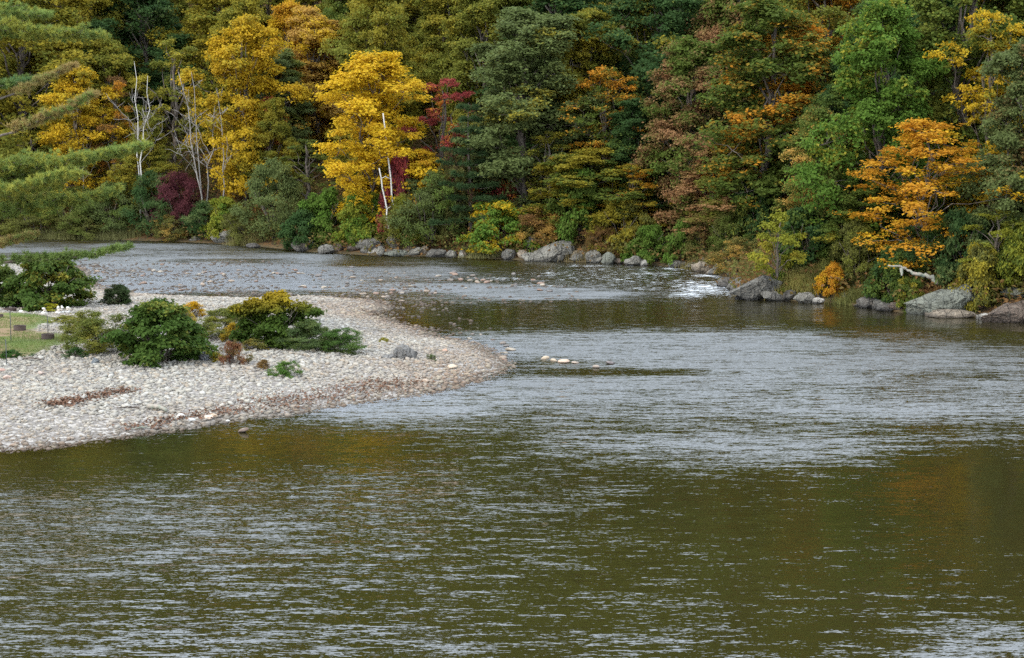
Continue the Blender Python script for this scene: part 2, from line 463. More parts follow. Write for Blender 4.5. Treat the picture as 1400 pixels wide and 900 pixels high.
def blob(X, Y, x0, y0, x1, y1, soft=1.0):
    """soft patch on the water between two corners given as photo pixels, evaluated in metres on the river"""
    a, b = W((x0 + x1) / 2, y1), W((x0 + x1) / 2, y0)
    c = (a + b) / 2
    k = ppm(c[1], 0)
    rx, ry = (x1 - x0) / 2 / k, abs(b[1] - a[1]) / 2
    q = ((X - c[0]) / rx) ** 2 + ((Y - c[1]) / ry) ** 2
    return np.exp(-q ** 1.5 * .9 * soft)

X, Y, Q = grid(axis(-300, -52, 44, 300, .36), axis(-200, 23, 150, 420, .32))
SF = sdist(far_poly, X, Y); SB = sdist(bar_poly, X, Y)
rip = np.full(X.shape, .31)
def setp(val, *bx, soft=1.0):
    global rip
    w = blob(X, Y, *bx, soft=soft); rip = rip * (1 - w) + val * w
setp(1.2, -300, 318, 460, 352); setp(1.3, -100, 326, 760, 408)            # bright riffle beyond the bar
setp(.9, 660, 352, 1020, 412)             # rapids
setp(.9, 560, 380, 900, 412)
setp(.40, 520, 412, 1450, 448)            # calm dark reach under the right bank
setp(1.25, 560, 450, 1500, 500); setp(1.35, 900, 464, 1560, 566)
setp(1.25, 480, 500, 1500, 575)
setp(.35, 690, 503, 980, 516)
setp(.7, 380, 530, 720, 582); setp(.9, 700, 560, 1330, 640)
setp(.10, -200, 592, 640, 650)
setp(.66, -200, 665, 420, 800); setp(.48, 300, 640, 900, 720)
setp(.20, 830, 650, 1330, 880); setp(.10, 1240, 580, 1500, 850)
setp(.42, -100, 820, 500, 960); setp(.7, 1230, 852, 1500, 960)
mic = .02 + 0 * X
for v, bx in [(.38, (-100, 326, 720, 408)), (.25, (620, 352, 1020, 412)), (.12, (520, 412, 1450, 450)), (.14, (560, 452, 1500, 505)), (.16, (900, 470, 1550, 570)),
              (.12, (480, 500, 1500, 570)), (.05, (690, 502, 1000, 520)), (.12, (380, 535, 720, 585)), (.06, (700, 560, 1330, 640)), (.05, (-200, 670, 400, 790))]:
    w = blob(X, Y, *bx); mic = mic * (1 - w) + v * w
lean = 0 * X  # normal tilt per patch, set to brighten the reflection rather than shape waves
for v, bx in [(.42, (-300, 318, 460, 352)), (.37, (-100, 322, 720, 410)), (.06, (700, 352, 1020, 398)), (.3, (560, 385, 900, 412)), (.0, (520, 413, 1450, 446)), (.24, (540, 450, 1500, 500)), (.255, (900, 462, 1560, 568)),
              (.22, (480, 500, 1500, 575)), (.03, (690, 503, 980, 516)), (.17, (380, 530, 720, 580)), (.11, (700, 565, 1330, 640)), (.0, (-200, 595, 640, 650)),
              (.008, (-200, 665, 420, 800)), (.10, (1240, 858, 1500, 960))]:
    w = blob(X, Y, *bx); lean = lean * (1 - w) + v * w
nn = fbm(X * .06 + Y * .004, Y * .22, 31, 4)
lean = lean * np.clip(.22 + 1.6 * nn, .1, 1.25)
mic = np.clip(mic * (.3 + 1.35 * nn), 0, 1)
rip = np.clip(rip * (.55 + .95 * nn) , .06, 2.2)
edge = np.minimum(np.maximum(-SF, 0), np.maximum(-SB, 0))
shal = np.clip(1 - edge / 1.6, 0, 1) * .9
shal = np.maximum(shal, blob(X, Y, 100, 362, 520, 412) * .55)
rapid = np.clip(blob(X, Y, 880, 372, 1010, 408) + .55 * blob(X, Y, 640, 355, 860, 392) + .5 * blob(X, Y, 900, 362, 1000, 385), 0, 1)
foam = blob(X, Y, 915, 386, 1010, 406) * .62
for v, bx in [(.55, (905, 398, 975, 409)), (.55, (985, 382, 1020, 396)), (.8, (945, 375, 1000, 380)), (.6, (900, 366, 935, 370)), (.55, (860, 372, 930, 377)), (.6, (930, 384, 985, 389)),
              (.40, (715, 371, 800, 378)), (.40, (640, 379, 720, 384)), (.40, (760, 362, 840, 367)), (.40, (800, 380, 880, 386)), (.40, (690, 388, 790, 393)), (.40, (840, 392, 920, 398)), (.27, (700, 360, 1000, 404))]:
    foam = np.maximum(foam, v * blob(X, Y, *bx))
zz = rapid * (.30 * (fbm(X * .45, Y * .8, 77, 3) - .35)) + .02 * rip * (fbm(X * .9, Y * 1.8, 12, 2) - .5)
zz *= np.clip(edge / 1.0, 0, 1)
mb = MB()
keep = np.minimum(SF, 0) > -1e9
mb.add(np.stack([X, Y, zz], 1), [Q[(np.maximum(SF, SB)[Q].min(1) < 2.5)]], ripple=rip, lean=lean, micro=mic, shallow=shal, foam=foam)
tag(obj('river', mb.mesh('river', WATER_M, True)), kind='structure')

# ------------------------------------------------------------------ plant builders
def prof_broad(t): return np.sin(math.pi * np.clip(t, 0.02, .985) ** .82) ** .62
def prof_dome(t): return np.sqrt(np.clip(1 - (t * .97) ** 2, 0, 1))
def prof_tall(t): return np.sin(math.pi * np.clip(t, .02, .98) ** .95) ** .45
def prof_cone(t): return np.clip(1.05 - t, .05, 1) ** .8

def crown_mesh(seed, Hh, Wd, base=.1, nb=16, nc=9, nt=14, nl=16, flat=.6, bflat=.7, prof=prof_broad, lL=.22, lW=.14, up=.5, sig=.14, brad=(.15, .25), wood=True, woodr=.02, mat=None, droop=0.0, inner=.34):
    rng = np.random.default_rng(seed)
    mb, wd = MB(), MB()
    nl_tot = nb * nc * nt * nl
    i = np.arange(nb)
    t = base + (1 - base) * ((i + rng.random(nb) * .9) / nb) ** .9
    az = i * 2.39996 + rng.normal(0, .35, nb)
    R = Wd / 2 * prof(t) * (1 + .2 * np.sin(az * 2 + seed) + rng.normal(0, .10, nb))
    rr = R * rng.uniform(inner, .86, nb)
    bc = np.stack([rr * np.cos(az), rr * np.sin(az), Hh * t * .97], 1)
    rb = Wd * rng.uniform(*brad, nb) * (1.1 - .45 * t)
    if wood:
        n = 9; tt = np.linspace(0, .9, n)
        lean = rng.normal(0, .03 * Hh, 2)
        ax = np.stack([lean[0] * tt ** 2 + rng.normal(0, .012 * Hh, n) * (tt > 0), lean[1] * tt ** 2 + rng.normal(0, .012 * Hh, n) * (tt > 0), Hh * tt], 1)
        tube(wd, ax, woodr * Hh * (1.05 - tt) + .02, 7)
        for b, tb in zip(bc, t):
            zs = max(.12, tb * rng.uniform(.5, .8)) * Hh * .9
            p0 = np.array([np.interp(zs, ax[:, 2], ax[:, 0]), np.interp(zs, ax[:, 2], ax[:, 1]), zs])
            pts = bent(p0, b, rng, 6, .05, .08)
            tube(wd, pts, np.linspace(woodr * Hh * .36, .015, 6), 5)
    bq = rng.random(nb)
    # clumps on boughs
    d = unit(rng.normal(0, 1, (nb, nc, 3))); d[..., 2] = np.where(rng.random((nb, nc)) < .55, np.abs(d[..., 2]), d[..., 2])
    cc = bc[:, None] + d * rb[:, None, None] * np.array([1, 1, bflat]) * rng.uniform(.45, 1.0, (nb, nc, 1))
    rc = (rb[:, None] * rng.uniform(.36, .56, (nb, nc)))
    cq = .6 * bq[:, None] + .4 * rng.random((nb, nc))
    if wood:
        for a in range(nb):
            for b in range(0, nc, 2):
                tube(wd, bent(bc[a], cc[a, b], rng, 4, .06), np.linspace(.03, .008, 4), 4, False)
    # twigs in clumps
    e = unit(rng.normal(0, 1, (nb, nc, nt, 3))); e[..., 2] = np.where(rng.random((nb, nc, nt)) < .7, np.abs(e[..., 2]), e[..., 2])
    tw = cc[:, :, None] + e * rc[:, :, None, None] * np.array([1, 1, flat]) * rng.random((nb, nc, nt, 1)) ** .4
    tw[..., 2] -= droop * rc[:, :, None] * (e[..., 0] ** 2 + e[..., 1] ** 2)
    P = tw[:, :, :, None] + rng.normal(0, 1, (nb, nc, nt, nl, 3)) * np.array([sig, sig, sig * .6])
    out = unit(np.stack([cc[..., 0], cc[..., 1], (cc[..., 2] - Hh * .45) * .7], -1))[:, :, None, None] * .35 + e[:, :, :, None] * .45
    N = out + np.array([0, 0, up]) + rng.normal(0, .42, P.shape)
    T = e[:, :, :, None] * np.array([1, 1, .2]) + rng.normal(0, .6, P.shape) + np.array([0, 0, -droop])
    q = np.broadcast_to(cq[:, :, None, None], P.shape[:-1]).ravel()
    P = P.reshape(-1, 3); N = N.reshape(-1, 3); T = T.reshape(-1, 3)
    ok = P[:, 2] > .03
    P, N, T, q = P[ok], N[ok], T[ok], q[ok]
    s = rng.uniform(.7, 1.25, len(P))
    leafquads(mb, P, N, T, lL * s, lW * s, var=rng.random(len(P)), clump=q, hgt=np.clip(P[:, 2] / P[:, 2].max(), 0, 1))
    Hh = float(np.percentile(P[:, 2], 98.5)); Wd = 2 * float(np.percentile(np.hypot(P[:, 0], P[:, 1]), 95))
    return mb.mesh('crown', mat or LEAF), (wd.mesh('trunk', BARK, True) if wood else None), Hh, Wd

def stems_mesh(seed, Hh, Wd, n=14):
    rng = np.random.default_rng(seed); wd = MB()
    for k in range(n):
        a = rng.random() * 6.28; r = rng.uniform(.15, .42) * Wd
        p1 = np.array([r * math.cos(a), r * math.sin(a), Hh * rng.uniform(.55, .85)])
        tube(wd, bent((rng.normal(0, .12), rng.normal(0, .12), -.1), p1, rng, 5, .04, .12), np.linspace(.03, .008, 5), 5)
    return wd.mesh('stem', BARK, True)

def needle_spray(mb, P, D, rng, n=22, L=.17, w=.018, up=.35):
    """needle tufts: n thin blades round each point P heading along D"""
    m = len(P)
    d = unit(D[:, None] * .55 + rng.normal(0, .62, (m, n, 3)) + np.array([0, 0, up]))
    l = L * rng.uniform(.7, 1.2, (m, n, 1))
    b = np.broadcast_to(P[:, None], (m, n, 3)) + rng.normal(0, .02, (m, n, 3))
    s = unit(np.cross(d, rng.normal(0, 1, (m, n, 3)))) * w
    V = np.stack([b - s, b + s, b + d * l], 2).reshape(-1, 3)
    f = np.arange(m * n * 3).reshape(-1, 3)
    mb.add(V, [f], var=np.repeat(rng.random(m * n), 3), clump=np.repeat(np.repeat(rng.random(m), n), 3))

def far_pine_mesh(seed, Hh, Wd):
    rng = np.random.default_rng(seed); mb, wd = MB(), MB()
    tt = np.linspace(0, 1, 9)
    tube(wd, np.stack([.1 * np.sin(tt * 5), .1 * np.cos(tt * 4), Hh * tt], 1), .017 * Hh * (1.03 - tt) + .01, 6)
    for tier in range(11):
        t = .16 + .8 * tier / 10
        for b in range(5):
            a = b * 1.2566 + tier * .7 + rng.normal(0, .2)
            L = Wd / 2 * (1.08 - t) ** .7 * rng.uniform(.65, 1.15)
            p1 = np.array([L * math.cos(a), L * math.sin(a), Hh * t + L * rng.uniform(-.05, .16)])
            pts = bent((0, 0, Hh * t), p1, rng, 6, .02, -.06); tube(wd, pts, np.linspace(.05, .012, 6), 4)
            k = int(26 * L / 2.5) + 6
            u = rng.uniform(.3, 1.02, k)
            c = np.array([0, 0, Hh * t]) + (p1 - np.array([0, 0, Hh * t])) * u[:, None]
            side = np.array([-math.sin(a), math.cos(a), 0])
            c = c + side * (rng.normal(0, .22, k) * L * (1.1 - u))[:, None] + np.array([0, 0, 1.]) * rng.normal(0.05, .1, (k, 1))
            needle_spray(mb, c, np.broadcast_to(unit(p1 * [1, 1, 0]), c.shape), rng, 16, .42, .035, .3)
    return mb.mesh('needles', LEAF), wd.mesh('trunk', BARK, True), Hh, Wd

BROAD = [crown_mesh(11 + k, 16, 9.5, .04, 30, 9, 13, 16, .9, 1.0, lL=.235, lW=.155, up=.3, sig=.21, brad=(.13, .25), woodr=.014) for k in range(3)] + \
        [crown_mesh(31 + k, 18, 8, .04, 30, 9, 13, 16, .9, 1.0, prof=prof_tall, lL=.235, lW=.155, up=.3, sig=.21, brad=(.15, .28), woodr=.013) for k in range(3)]
SPRAY = [crown_mesh(56 + k, 13, 9, .06, 32, 6, 6, 10, .35, .5, prof_broad, .22, .14, .7, .17, (.16, .25), woodr=.009, inner=.2) for k in range(2)]
LAYER = [crown_mesh(51 + k, 13, 9, .05, 40, 7, 10, 14, .60, .85, prof_broad, .21, .135, .5, .19, (.12, .22), woodr=.009, inner=.08) for k in range(2)]
OPEN = [crown_mesh(61 + k, 14, 8, .22, 17, 6, 7, 10, .4, .6, prof_tall, .21, .13, .6, .17, (.15, .23)) for k in range(2)]
SMALL = [crown_mesh(71 + k, 5, 3.6, .30, 11, 5, 7, 9, .4, .5, prof_broad, .17, .11, .6, .11, (.16, .24), woodr=.016) for k in range(2)]
KNOT = [crown_mesh(81 + k, 2.3, 4.2, .02, 30, 7, 9, 8, .35, .5, prof_dome, .155, .105, .75, .10, (.10, .17), wood=False, droop=.5) for k in range(3)]
FUZZ = [crown_mesh(91 + k, 3, 4.4, .02, 22, 7, 10, 9, .8, .8, prof_dome, .13, .055, .3, .10, (.12, .2), wood=False) for k in range(3)]
HERB = [crown_mesh(101 + k, 1.0, 1.7, .02, 16, 5, 6, 7, .9, 1.1, prof_dome, .10, .04, .5, .06, (.12, .2), wood=False) for k in range(2)]
FPINE = [far_pine_mesh(7, 15, 8)]
STEMS = {id(v): stems_mesh(200 + i, v[2], v[3]) for i, v in enumerate(KNOT + FUZZ + HERB)}

RNG = random.Random(4)
def tints(o, A, B, m, top=0.0):
    o['tint_top'] = float(top)
    o['tint_a'] = [float(c) for c in A]; o['tint_b'] = [float(c) for c in B]; o['tint_mix'] = float(m)

def plant(name, label, cat, loc, variant, w, h, A, B, m, rz=None, group=None, bark=None, top=0.0):
    cm, tm, Hh, Wd = variant
    t = thing(name, label, cat, loc, RNG.random() * 6.28 if rz is None else rz, group)
    is_tree = tm is not None
    c = obj('crown' if is_tree else 'foliage', cm, t); tints(c, A, B, m, top)
    s = obj('trunk' if is_tree else 'stem', tm if is_tree else STEMS[id(variant)], t)
    if bark:
        s.material_slots[0].link = 'OBJECT'; s.material_slots[0].material = bark
    t.scale = (w / Wd, w / Wd, h / Hh)
    return t

# leaf colours (albedo)
GOLD = (.45, .29, .018); YELL = (.54, .345, .018); OLIVE = (.15, .155, .024); OGOLD = (.25, .20, .022); ORANGE = (.42, .185, .018)
TANOR = (.37, .22, .05); GREEN = (.092, .125, .022); DGREEN = (.042, .080, .022); GGREEN = (.112, .137, .042); YGREEN = (.20, .20, .022)
BGREEN = (.09, .155, .022); PINK = (.31, .165, .072); RED = (.28, .05, .045); DRED = (.10, .03, .032); BROWN = (.16, .085, .03); MOSS = (.12, .12, .03)
PINE = (.05, .085, .03); PGREEN = (.115, .15, .035); PTAN = (.33, .24, .085)

# type, column, metres inland, crown-top row, width px, colour A, colour B, share of B, label
TREES = [
 ('b', 30, 9, -60, 190, OLIVE, OGOLD, .6, "tall olive gold tree behind the pine boughs at the picture's edge", 'oak_tree'),
 ('l', 108, 5, 95, 110, OGOLD, GOLD, .6, "golden brown tree low behind the tips of the pine boughs", 'maple_tree'),
 ('b', 118, 20, -50, 120, OGOLD, OLIVE, .5, "yellow brown tree high behind the pine's upper boughs", 'maple_tree'),
 ('b', 195, 24, -40, 130, DGREEN, GGREEN, .3, "dark green tree rising behind the bare forked birch", 'oak_tree'),
 ('o', 155, 7, 105, 70, BROWN, ORANGE, .4, "thin rusty tree beside the bare forked birch", 'maple_tree'),
 ('o', 240, 9, 55, 95, OLIVE, OGOLD, .45, "sparse olive yellow tree between the bare birch and the grey stems", 'birch_tree'),
 ('l', 335, 7, 30, 115, GOLD, OGOLD, .35, "broad golden tree right of the cluster of pale bare stems", 'maple_tree'),
 ('b', 300, 24, -60, 120, OGOLD, GREEN, .35, "gold and green tree at the top edge above the pale stems", 'maple_tree'),
 ('b', 385, 13, 75, 80, GGREEN, OLIVE, .3, "grey green tree with a red bush at its middle", 'oak_tree'),
 ('b', 428, 19, 15, 110, TANOR, GOLD, .4, "tan orange tree up the slope behind the bright yellow tree", 'maple_tree'),
 ('o', 372, 9, 132, 46, (.34, .085, .04), ORANGE, .3, "small coral red tree against the grey green tree", 'maple_tree'),
 ('l', 396, 24, 5, 75, (.46, .24, .02), GOLD, .4, "orange gold treetop above the coral red tree", 'maple_tree'),
 ('b', 482, 27, -50, 85, GREEN, OLIVE, .35, "narrow green tree above the bright yellow tree", 'oak_tree'),
 ('l', 512, 4, 78, 145, YELL, GOLD, .45, "bright yellow tree standing behind the two white birch snags", 'maple_tree'),
 ('o', 420, 6, 190, 70, OLIVE, DGREEN, .4, "olive sapling under the left side of the bright yellow tree", 'maple_tree'),
 ('b', 565, 30, -70, 140, OLIVE, OGOLD, .5, "olive and gold tree at the top edge behind the red maple", 'oak_tree'),
 ('o', 606, 9, 108, 85, RED, ORANGE, .25, "open red maple beside the bright yellow tree", 'maple_tree'),
 ('l', 578, 5, 205, 75, GOLD, ORANGE, .3, "small gold maple right of the white birch snags", 'maple_tree'),
 ('p', 642, 3.2, 138, 105, PINE, PINE, .0, "dark pine with flat boughs beside the red maple", 'pine_tree'),
 ('b', 655, 20, -20, 110, OLIVE, OGOLD, .35, "olive tree between the red maple and the grey green oak", 'oak_tree'),
 ('b', 722, 7, 18, 150, GGREEN, OGOLD, .25, "large grey green oak with pale leaf tips, above the yellow green bush", 'oak_tree'),
 ('b', 765, 17, -60, 160, DGREEN, OLIVE, .25, "dark green oak at the top edge behind the grey green oak", 'oak_tree'),
 ('y', 828, 8, 95, 120, GREEN, ORANGE, .55, "green tree with layered orange sprays in the middle of the bank", 'beech_tree'),
 ('b', 800, 4, 205, 130, GREEN, OGOLD, .5, "low green and amber tree above the pale ledge", 'beech_tree'),
 ('y', 868, 4, 225, 80, OGOLD, ORANGE, .4, "small amber beech overhanging the water right of the pale ledge", 'beech_tree'),
 ('b', 890, 15, -45, 150, DGREEN, OGOLD, .25, "deep green tree at the top edge left of the pinkish oak", 'oak_tree'),
 ('b', 945, 6, 60, 135, PINK, GREEN, .60, "pinkish brown oak leaning over the head of the rapids", 'oak_tree'),
 ('b', 1000, 15, -50, 130, PINK, GREEN, .55, "dusky red oak behind and above the pinkish brown oak", 'oak_tree'),
 ('b', 1050, 6, 5, 165, GREEN, ORANGE, .42, "big green oak flecked with orange above the slanted rock", 'oak_tree'),
 ('b', 985, 4, 200, 110, OLIVE, PINK, .45, "low rust and olive oak behind the white water", 'oak_tree'),
 ('b', 1115, 14, -60, 150, OLIVE, ORANGE, .38, "olive orange oak at the top edge behind the flecked oak", 'oak_tree'),
 ('b', 1125, 5, 150, 100, GREEN, TANOR, .42, "green and olive oak above the tall yellow grass", 'oak_tree'),
 ('b', 1205, 6, 10, 160, BGREEN, OGOLD, .3, "fresh green maple towering left of the orange maple", 'maple_tree'),
 ('b', 1185, 4, 235, 105, GREEN, OGOLD, .25, "low green tree overhanging the bleached driftwood branch", 'maple_tree'),
 ('y', 1268, 3.5, 165, 185, (.45, .215, .018), GOLD, .35, "orange maple with layered sprays above the big grey rock", 'maple_tree'),
 ('b', 1300, 17, -60, 150, DGREEN, GREEN, .3, "dark green tree in the gap behind the orange maple", 'oak_tree'),
 ('y', 1352, 9, 20, 120, GOLD, OLIVE, .35, "golden tree high behind the orange maple", 'maple_tree'),
 ('b', 1402, 5, 60, 120, GGREEN, BROWN, .25, "grey green oak at the picture's edge above the rocks", 'oak_tree'),
 ('b', 1420, 16, -70, 170, GREEN, ORANGE, .3, "tall green and orange oak behind the grey green edge oak", 'oak_tree'),
 ('o', 1370, 2.5, 285, 95, YGREEN, GGREEN, .35, "yellow green sapling arching over the right hand rocks", 'maple_tree'),
 ('s', 1066, 1.2, 285, 75, YGREEN, OGOLD, .4, "small leaning yellow green tree on top of the slanted rock", 'ash_tree'),
 ('b', 1520, 6, 0, 190, OGOLD, GOLD, .5, "golden tree beyond the picture's edge, seen in the water", 'maple_tree'),
 ('b', 1640, 7, -20, 190, GREEN, OLIVE, .4, "green tree past the golden edge tree along the bank", 'oak_tree'),
]
main_pts = []
cnt = {'b': 0, 'l': 0, 'o': 0, 's': 0, 'p': 0, 'y': 0}
sets = {'b': BROAD, 'l': LAYER, 'o': OPEN, 's': SMALL, 'p': FPINE, 'y': SPRAY}
for ty, px, s, top, wpx, A, B, m, lab, nm in TREES:
    p = bank_point(px, s)
    k = sets[ty][cnt[ty] % len(sets[ty])]; cnt[ty] += 1
    h = max(3.0, z_at(top, p[1]) - p[2]); h = min(h, 23)
    w = wpx / ppm(p[1], p[2] + h * .5) * 1.22
    t = plant(nm, lab, 'tree', p - [0, 0, .15], k, w, h, A, B, m, bark=None)
    if ty == 's': t.rotation_euler = (math.radians(6), math.radians(-16), 1.0)
    main_pts.append((p, lab, px, s))

# slope trees between and behind the named ones
fr = random.Random(9)
FC = [(OLIVE, OGOLD, .5, 'olive'), (GREEN, OLIVE, .4, 'green'), (OGOLD, OLIVE, .5, 'amber'), (DGREEN, GREEN, .4, 'dark green')]
seen = {}
row_name = {13: 'just behind the bank trees', 24: 'halfway up the slope', 37: 'high on the slope'}
for s in (13, 24, 37):
    px = -40 + fr.uniform(0, 40)
    while px < 1460:
        p = bank_point(px, s + fr.uniform(-2, 2)); k = ppm(p[1])
        step = 6.8 * k
        if min(np.hypot(*(p - q[0])[:2]) for q in main_pts) > 4.0:
            c = FC[fr.choice((0, 1, 2, 2, 0)) if px < 640 else fr.choice((1, 3, 3, 0, 1))]
            front = min((q for q in main_pts if q[3] < 12), key=lambda q: abs(q[2] - px))
            key = f"{c[3]} tree {row_name[s]}, behind the " + ' '.join(front[1].split()[:5]).replace(' with', '').rstrip(',')
            seen[key] = seen.get(key, 0) + 1
            v = BROAD[fr.randrange(len(BROAD))]
            plant('hillside_tree', key, 'tree', p - [0, 0, .2], v, fr.uniform(7.5, 10), fr.uniform(14, 18), *c[:3], group='trees filling the wooded slope')
        px += step * fr.uniform(.85, 1.2)

px = -20.0
while px < 1440:
    p = bank_point(px, fr.uniform(4.5, 8.5)); k = ppm(p[1])
    if min(np.hypot(*(p - q[0])[:2]) for q in main_pts) > 2.6:
        c = FC[fr.choice((0, 1, 2, 1, 3)) if px < 640 else fr.choice((1, 3, 1, 0, 2))]
        front = min((q for q in main_pts if q[3] < 12), key=lambda q: abs(q[2] - px))
        v = fr.choice(BROAD + OPEN)
        plant('young_tree', f"young {c[3]} tree {'left' if front[2] > px else 'right'} of the " + ' '.join(front[1].split()[:6]).replace(' with', '').rstrip(','), 'tree', p - [0, 0, .2], v, fr.uniform(4.5, 6.5), fr.uniform(7, 11), *c[:3], group='young trees in the bank wood')
    px += 3.6 * k * fr.uniform(.8, 1.3)

# unseen wood added on the upper hillside for the river's reflections: one mass
rng = np.random.default_rng(77)
mb = MB()
cen = []
while len(cen) < 640:
    x, y = rng.uniform(-150, 170), rng.uniform(70, 370)
    s = float(sdist(far_poly, np.array([x]), np.array([y]))[0])
    if 46 < s < 175: cen.append((x, y, float(H(x, y)), rng.random()))
cen = np.array(cen)
n = 110
d = unit(rng.normal(0, 1, (len(cen), n, 3))); d[..., 2] = np.abs(d[..., 2]) * 1.3 - .3
P = cen[:, None, :3] + d * np.array([5.5, 5.5, 8.0]) * rng.uniform(.75, 1.05, (len(cen), n, 1)) + np.array([0, 0, 8.0])
leafquads(mb, P.reshape(-1, 3), (d + [0, 0, .4] + rng.normal(0, .3, d.shape)).reshape(-1, 3), rng.normal(0, 1, (len(cen) * n, 3)), 2.3, 1.7,
          var=rng.random(len(cen) * n), clump=np.repeat(cen[:, 3], n))
o = tag(obj('reflection_wood', mb.mesh('reflection_wood', LEAF)), 'far off autumn wood covering the upper hillside', 'wood', kind='stuff')
tints(o, OLIVE, GREEN, .45)

rng = np.random.default_rng(78)
x = rng.uniform(-75, 60, 60000); y = rng.uniform(60, 200, 60000); sf = sdist(far_poly, x, y)
ok = (sf > .15) & (sf < 30) & in_view(x, y, 80) & (fbm(x * .3, y * .3, 88) > np.where(sf < 8, .05, .26)); x, y = x[ok][:24000], y[ok][:24000]
n = 9
P = np.stack([x, y, H(x, y)], 1)[:, None] + rng.normal(0, 1, (len(x), n, 3)) * [.4, .4, .25] + np.array([0, 0, .45]) + np.array([0, 0, .9]) * rng.random((len(x), 1, 1)) ** 2
mb = MB()
leafquads(mb, P.reshape(-1, 3), rng.normal(0, .6, (len(x) * n, 3)) + [0, -.2, 1], rng.normal(0, 1, (len(x) * n, 3)), .30, .2,
          var=rng.random(len(x) * n), clump=np.repeat(rng.random(len(x)), n))
o = tag(obj('undergrowth', mb.mesh('undergrowth', LEAF)), 'low leafy undergrowth covering the slope below the trees', 'undergrowth', kind='stuff')
tints(o, MOSS, BROWN, .5)

# ------------------------------------------------------------------ birches: bare and broken
def bare_tree(seed, Hh, nb=12, spread=.28, r0=.02, lean=(0, 0), forks=1):
    rng = np.random.default_rng(seed); wd, tw = MB(), MB()
    for f in range(forks):
        n = 10; t = np.linspace(0, 1, n)
        l = np.array([lean[0] + rng.normal(0, .08 * (forks > 1)), lean[1] + rng.normal(0, .05)]) * Hh
        ax = np.stack([l[0] * t ** 1.3 + rng.normal(0, .008 * Hh, n) * (t > 0), l[1] * t + rng.normal(0, .008 * Hh, n) * (t > 0), Hh * t * rng.uniform(.85, 1)], 1)
        tube(wd, ax, r0 * Hh * (1 - t) ** .8 * .30 + .015, 7)
        for b in range(nb):
            u = rng.uniform(.35, .95); p0 = np.array([np.interp(u, t, ax[:, j]) for j in range(3)])
            a = rng.random() * 6.28; L = Hh * spread * (1.15 - u) * rng.uniform(.7, 1.3)
            p1 = p0 + np.array([math.cos(a) * L, math.sin(a) * L, L * rng.uniform(.5, 1.3)])
            pts = bent(p0, p1, rng, 6, .04); tube(tw, pts, np.linspace(.028, .010, 6), 5)
            for q in range(4):
                v = rng.uniform(.3, .95); b0 = p0 + (p1 - p0) * v; c = b0 + rng.normal(0, .25, 3) * L + np.array([0, 0, .25 * L])
                tube(tw, bent(b0, c, rng, 4, .05), np.linspace(.025, .010, 4), 4)
    return wd.mesh('trunk', BIRCH, True), tw.mesh('branch', PALEBARK, True)

for px, s, top, seed, lean, forks, lab in [
    (190, 2.5, 80, 3, (-.07, 0), 2, "bare forked birch with a pale leaning trunk"),
    (276, 3, 95, 5, (-.05, 0), 3, "cluster of three pale bare stems beside the golden tree"),
    (308, 3.5, 120, 8, (-.03, 0), 1, "single slender bare stem at the edge of the golden tree"),
    (112, 4, 180, 12, (.0, 0), 1, "grey bare trunk half hidden by the lower pine boughs")]:
    p = bank_point(px, s); h = z_at(top, p[1]) - p[2]
    t = thing('birch_tree', lab, 'tree', p)
    a, b = bare_tree(seed, h, 7, .26, .015, lean, forks)
    o = obj('trunk', a, t); obj('branch', b, t)
    if seed != 3: o.material_slots[0].link = 'OBJECT'; o.material_slots[0].material = PALEBARK

for (x0, y0, x1, y1, s, lab, sd) in [
    (543, 290, 524, 155, 2.2, "taller white birch snag in front of the bright yellow tree", 1),
    (536, 306, 518, 230, 1.6, "shorter white birch snag leaning beside the taller one", 2)]:
    p = bank_point(x0, s); rng = np.random.default_rng(sd)
    z1 = z_at(y1, p[1]) - p[2]; dx = (x1 - x0) / ppm(p[1])
    mb = MB(); t = np.linspace(0, 1, 9)
    pts = np.stack([dx * t + rng.normal(0, .04, 9) * (t > 0), rng.normal(0, .04, 9), -.2 + (z1 + .2) * t], 1)
    tube(mb, pts, .078 - .026 * t, 8)
    T = thing('birch_snag', lab, 'dead tree', p)
    obj('trunk', mb.mesh('trunk', BIRCH, True), T)
    for u in (.3, .5, .62, .8, .93):
        br = MB(); q = pts[int(u * 8)]; a = rng.random() * 6.28
        tube(br, bent(q, q + np.array([math.cos(a) * .45, math.sin(a) * .45, .2]), rng, 4, .05), np.linspace(.035, .015, 4), 5)
        obj('branch', br.mesh('branch', BIRCH, True), T)

